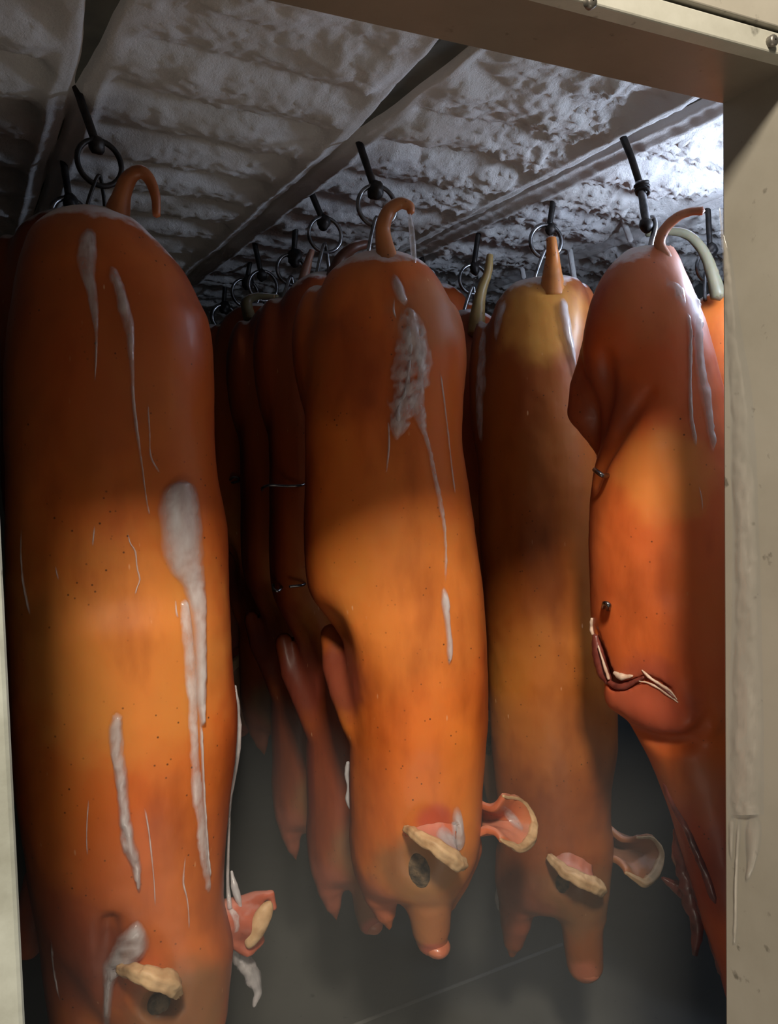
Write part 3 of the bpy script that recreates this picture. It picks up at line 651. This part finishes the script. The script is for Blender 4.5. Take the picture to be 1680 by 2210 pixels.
tail(P2, [(838, 585, .05, 30), (834, 545, .05, 21), (827, 505, .055, 16), (830, 475, .06, 15), (845, 449, .06, 13), (866, 438, .06, 12), (884, 446, .06, 10), (888, 460, .06, 7)], (.40, .14, .05), 3)
ear(P2, [(878, 1776, .085), (910, 1768, .095), (945, 1770, .10), (980, 1782, .095)], [(876, 1786, .12), (905, 1806, .155), (945, 1832, .175), (980, 1856, .165), (1000, 1866, .145)], (8, 12, 15, 17, 12), (.56, .14, .07), .012)
ear(P2, [(1034, 1735, .0), (1040, 1748, -.04), (1042, 1775, -.045), (1038, 1795, -.01), (1030, 1800, .03)], [(1086, 1718, .03), (1128, 1728, -.02), (1151, 1768, -.03), (1146, 1808, .0), (1122, 1830, .045), (1080, 1812, .07)], (3, 4, 8, 13, 9, 3), (.56, .15, .06), .012)
sdf_part(P2, [('+', f_ell(P2, 944, 2041, .016, 29, 21, .034, -8), 0)], 'snout', SNOUT, .003, pts=[(948, 2043, .018, 30)], label='reddish snout disc')
eye(P2, it2, 906, 1876, 27, 42, 14)
n_shared = [o for o in P2.root.children]
T2 = caster(bvh(P2, [(V2, F2)] + P2.ears))
drip(P2, [(884, 462, .06, 4), (889, 500, .06, 6), (893, 545, .06, 6), (895, 572, .06, 4)], ICE_CLEAR, seed=41, label='clear icicle hanging from the tail tip', wob=.2)
streak(P2, T2, [(849, 588, 8), (856, 615, 14), (866, 645, 15), (874, 662, 8)], .010, ICE, 'ice_lump', 42, 'glassy ice lump under the tail', .8)
streak(P2, T2, [(874, 655, 16), (888, 700, 36), (893, 760, 46), (884, 815, 50), (872, 860, 42), (864, 905, 30), (856, 955, 12)], .008, ICE_CLEAR, 'ice_streak', 43, 'wide glassy ice run down the rump', 1.0, .16, 17)
streak(P2, T2, [(905, 690, 10), (908, 760, 14), (905, 830, 12), (902, 880, 20), (912, 925, 11), (925, 965, 6), (938, 1030, 7), (952, 1095, 7), (959, 1150, 4), (962, 1260, 4)], .005, ICE_CLEAR, seed=44, lumps=.9)
streak(P2, T2, [(880, 700, 5), (884, 760, 7), (878, 830, 6), (862, 880, 9), (858, 930, 5)], .010, ICE, seed=52, lumps=1.2, edge=.5)
streak(P2, T2, [(950, 800, 2), (962, 900, 2), (973, 1000, 2), (982, 1070, 3)], .003, ICE_CLEAR, 'ice_trickle', 45)
streak(P2, T2, [(838, 900, 3), (840, 960, 3), (833, 1030, 3)], .003, ICE_CLEAR, 'ice_trickle', 46)
streak(P2, T2, [(958, 1266, 5), (961, 1300, 10), (966, 1350, 8), (970, 1400, 8), (969, 1436, 3)], .008, ICE, 'ice_streak', 47, 'opaque white drip low on the back', .5)
streak(P2, T2, [(986, 1735, 9), (988, 1775, 13), (990, 1810, 15), (988, 1840, 8)], .010, ICE, seed=48)
streak(P2, T2, [(955, 1780, 10), (962, 1800, 26), (975, 1822, 24), (985, 1845, 12)], .018, ICE, 'ice_cap', 49, 'white ice behind the folded ear', .5)
streak(P2, T2, [(1088, 1738, 8), (1100, 1756, 15), (1114, 1778, 15), (1126, 1796, 9)], .008, ICE, 'ear_ice', 53, 'white ice inside the right ear', .9)
streak(P2, T2, [(852, 640, 2), (850, 670, 3), (856, 690, 2)], .003, ICE_CLEAR, 'ice_trickle', 50)
drip(P2, [(752, 1645, -.02, 5), (749, 1670, -.02, 6), (753, 1700, -.02, 4), (751, 1725, -.02, 6), (757, 1745, -.02, 3)], ICE, seed=51)

# ---- the yellow-brown pig behind at the right
P3 = Pig(1170, 1000, Z=1.93)
pig_root(P3, 2115, 'yellow brown smoked pig hanging behind, mist around its split head')
t3 = f_torso(P3, [(597, 1150, 1215, .012, 0), (604, 1115, 1245, .04, 0), (625, 1090, 1262, .068, 0), (660, 1068, 1272, .092, 0), (720, 1050, 1278, .112, 0), (800, 1038, 1280, .125, 0), (950, 1032, 1286, .128, 0), (1100, 1034, 1296, .128, 0),
    (1250, 1040, 1305, .128, 0), (1400, 1050, 1318, .13, .005), (1500, 1056, 1330, .13, .008), (1600, 1062, 1333, .125, .008), (1700, 1070, 1320, .115, .008), (1780, 1078, 1318, .105, .008), (1850, 1078, 1318, .092, .008), (1900, 1076, 1314, .08, .008), (1935, 1088, 1304, .062, .008), (1950, 1104, 1298, .05, .008), (1970, 1130, 1284, .02, .008)], 2.2)
it3 = [('+', t3, 0), ('+', f_ell(P3, 1048, 860, -.03, 34, 170, .08, 2), .015), ('+', f_ell(P3, 1245, 720, -.05, 44, 110, .07, -6), .012),
       ('+', f_cap(P3, [(1240, 1830, .02, 76), (1248, 1900, .035, 58), (1256, 1980, .02, 47), (1262, 2078, .0, 39)]), .03),
       ('+', f_cap(P3, [(1120, 1850, -.02, 44), (1118, 1930, -.02, 44), (1113, 1990, -.02, 37), (1108, 2030, -.02, 25), (1105, 2058, -.02, 10)]), .035),
       ('-', f_cap(P3, [(1182, 2008, -.06, 22), (1178, 2080, -.05, 34)]), .02), ('-', f_cap(P3, [(1182, 2008, -.01, 22), (1178, 2080, .0, 34)]), .02), ('-', f_cap(P3, [(1182, 2008, .04, 22), (1178, 2080, .04, 34)]), .02), ('-', f_ell(P3, 1215, 1905, .115, 24, 30, .024, 10), .02)]
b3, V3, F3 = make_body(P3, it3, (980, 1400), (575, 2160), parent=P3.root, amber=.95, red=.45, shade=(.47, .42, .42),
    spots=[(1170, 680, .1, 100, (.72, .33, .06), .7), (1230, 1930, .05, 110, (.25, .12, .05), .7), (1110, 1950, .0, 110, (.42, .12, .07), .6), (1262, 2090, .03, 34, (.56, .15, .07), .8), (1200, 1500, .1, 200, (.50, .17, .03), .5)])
tail(P3, [(1192, 640, .06, 28), (1193, 600, .06, 22), (1193, 565, .06, 16), (1192, 535, .07, 12), (1190, 514, .07, 10)], (.50, .18, .04), 4)
ear(P3, [(1190, 1836, .085), (1215, 1828, .095), (1245, 1832, .095), (1272, 1846, .09)], [(1186, 1850, .115), (1215, 1876, .15), (1255, 1900, .16), (1288, 1914, .145), (1300, 1920, .12)], (8, 12, 14, 15, 11), (.46, .15, .09), .012)
ear(P3, [(1318, 1790, .0), (1322, 1800, -.04), (1322, 1830, -.045), (1316, 1850, -.01), (1312, 1856, .02)], [(1375, 1808, .02), (1408, 1808, -.02), (1426, 1840, -.03), (1414, 1880, .0), (1388, 1904, .035), (1350, 1882, .06)], (3, 4, 8, 12, 9, 3), (.36, .13, .05), .012)
sdf_part(P3, [('+', f_ell(P3, 1266, 2094, .012, 30, 20, .03, -8), 0)], 'snout', SNOUT, .0035, pts=[(1266, 2094, .012, 32)], label='orange snout disc')
eye(P3, it3, 1216, 1908, 18, 24, 10)
T3 = caster(bvh(P3, [(V3, F3)] + P3.ears))
streak(P3, T3, [(1212, 640, 7), (1217, 670, 13), (1223, 715, 13), (1232, 755, 10), (1238, 790, 5), (1242, 830, 3)], .009, ICE, seed=61, label='white frozen run beside the tail')
streak(P3, T3, [(1046, 700, 6), (1040, 790, 12), (1036, 880, 10), (1040, 960, 4)], .004, ICE_CLEAR, seed=62)
streak(P3, T3, [(1090, 640, 8), (1078, 690, 10), (1070, 740, 6)], .003, ICE_CLEAR, seed=63)
drip(P3, [(1090, 1870, -.03, 4), (1080, 1910, -.03, 8), (1076, 1940, -.03, 9), (1084, 1975, -.03, 4)], ICE_CLEAR, seed=64)

# ---- the pig seen from the side at the right jamb
P4 = Pig(1420, 900, Z=1.56)
pig_root(P4, 2330, 'red orange smoked pig side on at the right jamb, belly slit open')
t4 = f_torso(P4, [(523, 1400, 1432, .012, 0), (532, 1368, 1448, .034, 0), (560, 1336, 1466, .058, 0), (600, 1310, 1482, .078, 0), (660, 1288, 1508, .098, 0), (720, 1278, 1530, .108, 0), (800, 1284, 1554, .112, 0), (880, 1300, 1574, .115, 0),
    (950, 1298, 1586, .118, 0), (1010, 1281, 1596, .12, 0), (1100, 1273, 1608, .122, 0), (1250, 1272, 1622, .125, 0), (1350, 1276, 1630, .125, 0), (1430, 1290, 1636, .122, 0), (1500, 1320, 1640, .115, 0), (1570, 1360, 1645, .105, 0),
    (1650, 1402, 1655, .095, 0), (1750, 1442, 1668, .085, 0), (1850, 1474, 1680, .08, 0), (1980, 1510, 1700, .075, 0), (2120, 1556, 1720, .07, 0), (2300, 1600, 1720, .05, 0)], 2.15)
it4 = [('+', t4, 0), ('+', f_ell(P4, 1345, 700, .02, 80, 150, .095, -14), .02),
       ('+', f_cap(P4, [(1330, 730, -.03, 66), (1284, 840, -.035, 56), (1272, 885, -.04, 48), (1298, 945, -.05, 30), (1310, 985, -.06, 18)]), .02),
       ('+', f_cap(P4, [(1440, 1330, .075, 52), (1480, 1450, .095, 50), (1503, 1540, .105, 36)]), .04),
       ('+', f_cap(P4, [(1503, 1545, .105, 34), (1440, 1530, .085, 46), (1345, 1500, .045, 40)]), .025)]
it4 += [('-', f_cut(P4, it4, [(1400, 850, 4, 0), (1362, 905, 10, 2), (1330, 950, 13, 4), (1300, 1000, 14, 4), (1284, 1040, 8, 0)]), .022)]
it4u = list(it4)
it4 += [('-', f_cut(P4, it4, [(1287, 1362, 5, 2), (1297, 1400, 17, 8), (1309, 1440, 21, 10), (1324, 1472, 17, 9), (1346, 1482, 9, 6), (1372, 1474, 7, 5), (1398, 1462, 6, 4), (1425, 1474, 6, 5), (1446, 1488, 5, 4), (1462, 1506, 2, 0)]), .005)]
it4 += [('-', f_cut(P4, it4, [(1306, 770, 3, 0), (1311, 820, 8, 2), (1312, 870, 9, 2), (1306, 915, 4, 0)]), .03)]
it4 += [('-', f_cut(P4, it4, [(1380, 1580, 6, 0), (1440, 1604, 10, 2), (1495, 1598, 10, 2), (1524, 1560, 6, 0)]), .03)]
b4, V4, F4 = make_body(P4, it4, (1195, 1760), (505, 2340), res=.0055, parent=P4.root, amber=.08, red=.7, shade=(.95, .87, 1.2),
    spots=[(1290, 880, .03, 110, (.24, .06, .03), .7), (1420, 620, .06, 130, (.52, .17, .06), .5), (1400, 1510, .1, 110, (.36, .075, .045), .75), (1500, 1690, .05, 90, (.36, .12, .04), .5), (1520, 1850, .05, 140, (.34, .06, .025), .7), (1430, 1020, .12, 110, (.66, .24, .05), .6)])
tail(P4, [(1446, 600, .03, 20), (1434, 560, .04, 17), (1424, 526, .045, 12), (1436, 494, .045, 11), (1462, 469, .045, 10), (1490, 457, .045, 9), (1517, 455, .045, 9)], (.48, .20, .10), 5)
T4 = caster(bvh(P4, [(V4, F4)]))
streak(P4, T4, [(1440, 600, 8), (1455, 622, 22), (1468, 645, 16), (1480, 672, 5)], .006, ICE_CLEAR, 'frost_patch', 71, lumps=.9)
streak(P4, T4, [(1488, 628, 5), (1498, 660, 10), (1503, 700, 10), (1506, 750, 9), (1512, 810, 12), (1521, 850, 13), (1528, 900, 8), (1534, 940, 7), (1538, 980, 4)], .010, ICE, seed=72, label='white frozen run along the back', lumps=.6)
streak(P4, T4, [(1484, 675, 5), (1488, 720, 4), (1489, 800, 4), (1489, 860, 5), (1493, 910, 5), (1503, 965, 5)], .007, ICE, seed=73, lumps=.6)
streak(P4, T4, [(1508, 1045, 2), (1514, 1075, 2), (1517, 1110, 2)], .003, ICE_CLEAR, 'ice_trickle', 74)
def flesh(name, mat, pts, sink, label, wob=.5, flat=1.0, seed=1):
    """a strand of flesh or fat following (px, py, r px) traced over the uncut skin, sunk a little below it"""
    fn = compose(it4u); Q = []
    for (x, y, r) in pts:
        l, ok = trace(P4, fn, x, y)
        if ok: Q.append([*(l + np.array([0, sink * P4.m, 0])), r * P4.m])
    if len(Q) < 2: return
    C = catmull(Q, max(16, 6 * len(Q))); v, f = tube_vf(C[:, :3], np.maximum(C[:, 3], .0006), 10, wob=wob, seed=seed)
    mesh_np(name, rel(P4, v), f, mat, P4.root)['label'] = label
flesh('cut_flesh', MEAT, [(1285, 1372, 7), (1290, 1400, 13), (1297, 1430, 16), (1305, 1455, 15), (1314, 1474, 8)], 6, 'dark raw meat in the belly slit', .25)
flesh('cut_flesh', MEAT, [(1314, 1472, 5), (1332, 1482, 7), (1352, 1480, 7), (1372, 1470, 5), (1390, 1462, 3)], 3, 'dark raw meat under the slit', .3, 2)
flesh('cut_flesh', MEAT, [(1420, 1476, 3), (1438, 1490, 4), (1456, 1506, 3)], 1, 'dark gap at the elbow', .2, 3)
flesh('fat_edge', FAT, [(1278, 1335, 3), (1277, 1352, 6), (1280, 1370, 4)], 1, 'pale fat above the slit', .8, 4)
flesh('fat_edge', FAT, [(1282, 1405, 3), (1286, 1430, 5), (1292, 1452, 5), (1299, 1472, 3)], 1, 'pale fat along the slit', .8, 5)
flesh('fat_edge', FAT, [(1292, 1392, 1.5), (1301, 1420, 2.5), (1309, 1445, 3), (1315, 1464, 3)], -7, 'thin sinew on the raw meat', .6, 6)
flesh('fat_edge', FAT, [(1326, 1452, 3), (1338, 1458, 8), (1350, 1461, 7), (1366, 1459, 3)], 1, 'pale fat lump inside the slit', .7, 7)
flesh('fat_edge', FAT, [(1386, 1446, 1), (1398, 1458, 2.5), (1414, 1470, 3), (1430, 1480, 3), (1448, 1492, 2), (1462, 1510, 1)], 0, 'pale torn fat at the elbow', .8, 8)
flesh('fat_edge', FAT, [(1380, 1470, 1.5), (1400, 1474, 2), (1424, 1486, 3), (1444, 1500, 3), (1464, 1516, 1)], 0, 'pale torn fat under the elbow cut', .8, 9)
streak(P4, T4, [(1432, 1690, 4), (1452, 1735, 5), (1478, 1780, 7), (1500, 1830, 8), (1520, 1880, 8), (1545, 1950, 9)], .005, MEAT, 'cut_flesh', 79, 'raw edge of the split neck', .9)
for k, pts in enumerate(([(1462, 1790, -.02, 10), (1470, 1850, .0, 16), (1490, 1920, .0, 22), (1505, 1990, .0, 16), (1500, 2060, .0, 6)], [(1478, 1830, .0, 8), (1500, 1900, .02, 13), (1530, 1980, .02, 15), (1550, 2060, .02, 12), (1556, 2100, .02, 8)],
        [(1462, 1820, -.03, 6), (1462, 1850, -.03, 10), (1472, 1872, -.03, 7)], [(1430, 1895, -.02, 4), (1460, 1915, -.02, 14), (1485, 1935, .0, 10)])):
    drip(P4, pts, MEAT, 'meat_shred', 80 + k, 'dark shred of meat below the split neck' if k == 0 else None, .5)
def pin(pig, pts, r, name, label):
    Q = catmull([pig.loc(*q) for q in pts], 14); v, f = tube_vf(pig.to_world(Q), r * pig.m, 10)
    return tag(mesh_np(name, v, f, STEEL), label, 'skewer')
pin(P4, [(1284, 1014, .08), (1292, 1020, .118), (1303, 1027, .118), (1312, 1026, .085)], 5, 'steel_skewer', 'steel skewer end poking from the upper belly of the right pig')
pin(P4, [(1303, 1312, .07), (1306, 1302, .118), (1315, 1306, .128), (1313, 1316, .08)], 5, 'steel_skewer', 'steel skewer end poking from the lower belly of the right pig')

# ---- rows behind: copies of the middle pig, each hung under its own hook
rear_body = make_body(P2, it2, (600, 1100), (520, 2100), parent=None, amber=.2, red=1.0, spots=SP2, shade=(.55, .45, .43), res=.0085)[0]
shaded_mesh = rear_body.data; bpy.data.objects.remove(rear_body)  # skin tint darkened to paint in the shade among the rear rows
zt2 = V2[:, 2].max() - P2.zb
def rear(px, ytop, rod, label, turn=0, sx=1.0, sz=1.0, tl=None, tcol=(.3, .11, .05), flip=False, sy=.66, dark=True):
    Z = camz(on_z(rod[0], rod[1], CEIL)); p = Pig(px, ytop, Z=Z); ztop = p.loc(px, ytop)[2]; sx = sx * 1.0
    p.zb = ztop - zt2 * sz; e = empty('smoked_pig', (p.O[0], p.O[1], p.zb), p.ang + math.radians(turn)); p.root = e
    tag(e, label, 'pig', 'smoked pigs hanging in the cold room')
    for o in n_shared:
        if o.name.startswith('tail'): continue
        c = o.copy(); COL.objects.link(c); c.parent = e; c.scale = (sx * (-1 if flip else 1), sy, sz)
        if dark and o.name.startswith('body'): c.data = shaded_mesh
        for g in o.children:
            d = g.copy(); COL.objects.link(d); d.parent = c
    if tl:
        q = [(x, y, t, r) for (x, y, t, r) in tl]; ob = tail(p, q, tcol, 9)
        R = Matrix.Rotation(-math.radians(turn), 4, 'Z'); ob.data.transform(R)
    return p
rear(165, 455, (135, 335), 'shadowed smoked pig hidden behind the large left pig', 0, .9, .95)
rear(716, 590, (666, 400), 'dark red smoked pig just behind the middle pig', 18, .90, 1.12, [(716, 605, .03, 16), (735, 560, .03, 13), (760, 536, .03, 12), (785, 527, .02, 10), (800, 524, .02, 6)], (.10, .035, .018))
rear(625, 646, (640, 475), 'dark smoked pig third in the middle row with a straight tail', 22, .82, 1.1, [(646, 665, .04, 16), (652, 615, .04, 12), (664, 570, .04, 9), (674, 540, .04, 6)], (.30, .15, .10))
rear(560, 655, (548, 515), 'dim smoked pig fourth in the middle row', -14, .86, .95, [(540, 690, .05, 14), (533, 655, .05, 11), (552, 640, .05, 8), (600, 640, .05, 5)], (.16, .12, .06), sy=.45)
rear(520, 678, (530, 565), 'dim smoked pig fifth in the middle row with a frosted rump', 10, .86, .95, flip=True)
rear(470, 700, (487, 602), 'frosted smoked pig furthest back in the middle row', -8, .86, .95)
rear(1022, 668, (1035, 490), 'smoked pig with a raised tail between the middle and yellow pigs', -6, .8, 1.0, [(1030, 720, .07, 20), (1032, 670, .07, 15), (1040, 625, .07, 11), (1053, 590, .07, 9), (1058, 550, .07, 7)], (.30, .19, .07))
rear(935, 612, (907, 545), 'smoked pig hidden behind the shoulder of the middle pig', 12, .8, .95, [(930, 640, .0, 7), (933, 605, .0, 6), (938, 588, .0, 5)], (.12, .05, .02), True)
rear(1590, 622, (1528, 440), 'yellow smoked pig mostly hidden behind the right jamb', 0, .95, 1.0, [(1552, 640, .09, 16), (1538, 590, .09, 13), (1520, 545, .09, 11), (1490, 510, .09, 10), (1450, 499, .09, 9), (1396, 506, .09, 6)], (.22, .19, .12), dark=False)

# ------------------------------------------------------------------ hooks
def hook(rod, knot, ring, r, end, label, wire=5, kr=17, yaw=20, frosty=False):
    Z = camz(on_z(*rod, CEIL)); s = Z / F
    a = on_z(*rod, CEIL); b = at_depth(*knot, Z); up = nrm(a - b); root = empty('hanging_hook', tuple(a)); R = lambda v: v - a
    tag(root, label, 'hook', 'hooks under the ceiling rails')
    v, f = tube_vf(R(catmull([a + up * .035, a, (a + b) / 2, b], 12)), 9.5 * 1.5 / 1800 * (.9 if r else 1), 8, wob=.12, seed=int(rod[0])); mesh_np('rod', v, f, FROST if frosty else IRON, root)
    if not r: return root
    V, Fq = surface_nets(lambda P: np.linalg.norm((P) * [1, 1, .8], axis=-1) - kr * s * (.60 + .5 * fbm(P * 90, 2, int(rod[0]))), [-.04] * 3, [.04] * 3, .004)
    mesh_np('knot', V + R(at_depth(knot[0] + 2, knot[1] + 6, Z)), Fq, IRON, root)
    c = at_depth(*ring, Z); vw = nrm([c[0], c[1], 0]); rr = np.array([vw[1], -vw[0], 0]); ca, sa = math.cos(math.radians(yaw)), math.sin(math.radians(yaw)); rr = rr * ca + vw * sa
    ang = np.linspace(0, 2 * math.pi, 40, endpoint=False)
    pth = np.array([c + (rr * math.cos(t) + np.array([0, 0, 1]) * math.sin(t)) * r * s for t in ang])
    v, f = tube_vf(R(pth), wire * s, 8, closed=True, wob=.1, seed=3); mesh_np('ring', v, f, STEEL if Z > 1.5 else IRON, root)
    if end:
        e = at_depth(*end, Z); top_ = at_depth(ring[0], ring[1] + r - 8, Z); off = rr * .010 + vw * .004
        path = catmull([e - off * 1.6 + [0, 0, -.012], (e + top_) / 2 - off, top_ + [0, 0, .010], (e + top_) / 2 + off, e + off * 1.6 + [0, 0, -.012]], 30)
        v, f = tube_vf(R(path), 4.2 * s, 8); mesh_np('shackle', v, f, STEEL if Z > 1.5 else IRON, root)
    return root
hook((165, 190), (207, 308), (215, 352), 48, (206, 445), 'dark hook and ring above the large left pig', 6, 20)
hook((135, 335), (149, 430), (150, 467), 38, (150, 490), 'shadowed hook beyond the large left pig', 6, 18)
hook((772, 297), (808, 405), (814, 445), 43, (812, 535), 'black hook and ring holding the middle pig', 5, 20)
hook((666, 402), (697, 475), (702, 507), 37, (697, 590), 'hook of the dark red pig behind the middle pig', 4, 17)
hook((640, 475), (634, 550), (629, 582), 32, (622, 645), 'black hook third along the middle rail', 4, 18)
hook((548, 517), (563, 587), (568, 617), 32, (560, 662), 'hook fourth along the middle rail', 3.6, 14)
hook((540, 565), (533, 605), (529, 632), 29, (524, 680), 'hook fifth along the middle rail, ring overlapping its neighbour', 3.6, 15)
hook((487, 602), (483, 658), (483, 685), 26, (478, 705), 'black hook furthest back on the middle rail', 5, 14)
hook((1198, 412), (1186, 490), (1179, 521), 35, (1166, 600), 'hook and ring behind the upright tail of the yellow pig', 4.5, 13)
hook((1035, 490), (1023, 573), (1022, 603), 31, (1012, 672), 'hook of the pig with the raised tail', 4, 13)
hook((1528, 440), (1533, 535), (1524, 578), 28, (1532, 640), 'hook beside the right jamb', 4, 17, 50)
hook((905, 542), (918, 582), (922, 600), 20, None, 'small dark hook behind the shoulder of the middle pig', 4, 9)
hook((1345, 473), (1362, 520), None, 0, None, 'empty frosted rod under the ceiling nearest the right pig', frosty=True)
hook((1228, 522), (1240, 602), None, 0, None, 'empty frosted rod right of the yellow pig tail', frosty=True)
hook((1124, 560), (1131, 600), None, 0, None, 'empty frosted rod left of the yellow pig tail', frosty=True)
# the side-on pig hangs from a two-piece rod with a flat steel hook
Z4 = camz(on_z(1340, 282, CEIL)); s4 = Z4 / F; a4 = on_z(1340, 282, CEIL); R4 = lambda v: np.asarray(v) - a4
h4 = tag(empty('hanging_hook', tuple(a4)), 'jointed rod and flat steel hook holding the right pig', 'hook', 'hooks under the ceiling rails')
def d4(*q): return at_depth(*q, Z4)
v, f = tube_vf(R4(catmull([d4(1326, 245), d4(1340, 282), d4(1365, 345), d4(1383, 402)], 12)), 8 * s4, 8, wob=.12, seed=5); mesh_np('rod', v, f, IRON, h4)
v, f = tube_vf(R4(catmull([d4(1381, 392), d4(1388, 430), d4(1397, 482)], 10)), 9.5 * s4, 8, wob=.15, seed=6); mesh_np('rod', v, f, STEEL, h4)
for k, (y, dx) in enumerate(((398, 0), (406, 2), (414, 3))):
    c = d4(1385 + dx, y); ang = np.linspace(0, 2 * math.pi, 20, endpoint=False)
    pth = np.array([c + c_right * 13 * s4 * math.cos(t) + c_fwd * 12 * s4 * math.sin(t) + c_up * 4 * s4 * math.cos(t + k) for t in ang]); v, f = tube_vf(R4(pth), 4 * s4, 6, closed=True); mesh_np('wire_wrap', v, f, IRON, h4)
V, Fq = surface_nets(lambda P: np.linalg.norm(P * [1, 1, .85], axis=-1) - 15 * s4 * (.8 + .4 * fbm(P * 90, 2, 8)), [-.03] * 3, [.03] * 3, .004); mesh_np('knot', V + R4(d4(1395, 486)), Fq, IRON, h4)
pth = catmull([d4(1394, 500), d4(1402, 474), d4(1412, 472), d4(1414, 492), d4(1407, 520), d4(1400, 560)], 24); v, f = tube_vf(R4(pth), 6 * s4, 8); mesh_np('flat_hook', v, f, STEEL, h4)

# skewers holding the bellies of the dark pigs in the middle row
bpy.context.view_layer.update(); DG = bpy.context.evaluated_depsgraph_get()
def first_hit(px, py):
    h = SC.ray_cast(DG, Vector(EYE + ray(px, py) * .9), Vector(ray(px, py))); return camz(h[1]) if h[0] else 2.0
def skewer(pts, ref, r, label):
    Z = first_hit(*ref); Q = catmull([at_depth(x, y, Z + dz) for (x, y, dz) in pts], 24); v, f = tube_vf(Q, r * Z / F, 8)
    return tag(mesh_np('steel_skewer', v, f, STEEL), label, 'skewer')
skewer([(662, 1032, .03), (655, 1046, -.01), (620, 1049, -.02), (585, 1047, -.03), (568, 1052, -.02), (566, 1058, .02)], (615, 1049), 3, 'upper steel skewer across the dark red pig')
skewer([(664, 1252, .03), (655, 1262, -.01), (625, 1266, -.02)], (635, 1265), 3, 'lower steel skewer beside the middle pig')
skewer([(590, 1262, .0), (592, 1272, -.02), (602, 1275, -.02), (612, 1262, .0)], (600, 1270), 3.4, 'bent steel skewer tip left of the middle pig')
skewer([(497, 1036, .0), (503, 1030, -.01), (514, 1031, -.01), (515, 1038, -.01), (503, 1042, .0), (497, 1038, .02)], (506, 1036), 2.5, 'small steel loop beside the large left pig')

# ------------------------------------------------------------------ frozen drip on the right jamb
def jcast(px, py):
    a, b = unturn(EYE), unturn(EYE + ray(px, py)); p = a + (b - a) * ((XR - a[0]) / (b[0] - a[0])); return turn([p])[0], np.array([-math.cos(TURN), -math.sin(TURN), 0])
rows = [(1558, 440, 1), (1562, 500, 5), (1570, 560, 11), (1578, 650, 15), (1588, 750, 19), (1600, 850, 24), (1606, 1000, 28), (1611, 1150, 28), (1613, 1300, 31), (1612, 1450, 35), (1611, 1600, 39), (1610, 1740, 40), (1612, 1760, 36)]
r = ribbon_vf(jcast, rows, .004, .4, 91, m=15, edge=.06); j1 = bpy.data.objects['trim_1']
mesh_np('ice_film', r[0], r[1], ICE_FILM, j1, True, r[2])['label'] = 'thin clear ice frozen down the jamb'
for k, rows in enumerate(([(1582, 1760, 9), (1581, 1800, 6), (1580, 1860, 3)], [(1628, 1750, 20), (1626, 1820, 16), (1622, 1870, 9), (1612, 1905, 4)], [(1598, 1760, 5), (1592, 1880, 3), (1589, 2000, 4), (1588, 2040, 2)])):
    r = ribbon_vf(jcast, rows, .003, .4, 92 + k, m=9, edge=.15); mesh_np('ice_film', r[0], r[1], ICE_FILM, j1, True, r[2])

# ------------------------------------------------------------------ cold mist low in the room
m, nt, N = newmat('cold mist'); out = N('ShaderNodeOutputMaterial'); vs = N('ShaderNodeVolumePrincipled')
vs.inputs['Color'].default_value = (.85, .88, .86, 1); vs.inputs['Density'].default_value = .27; vs.inputs['Anisotropy'].default_value = .2
nt.links.new(vs.outputs[0], out.inputs['Volume'])
fo = mesh_np('mist', *box_vf((-.78, .86, .002), (2.33, 3.73, 1.05), .01), m); tag(fo, 'faint cold mist drifting below the hanging pigs', None, None, 'stuff')
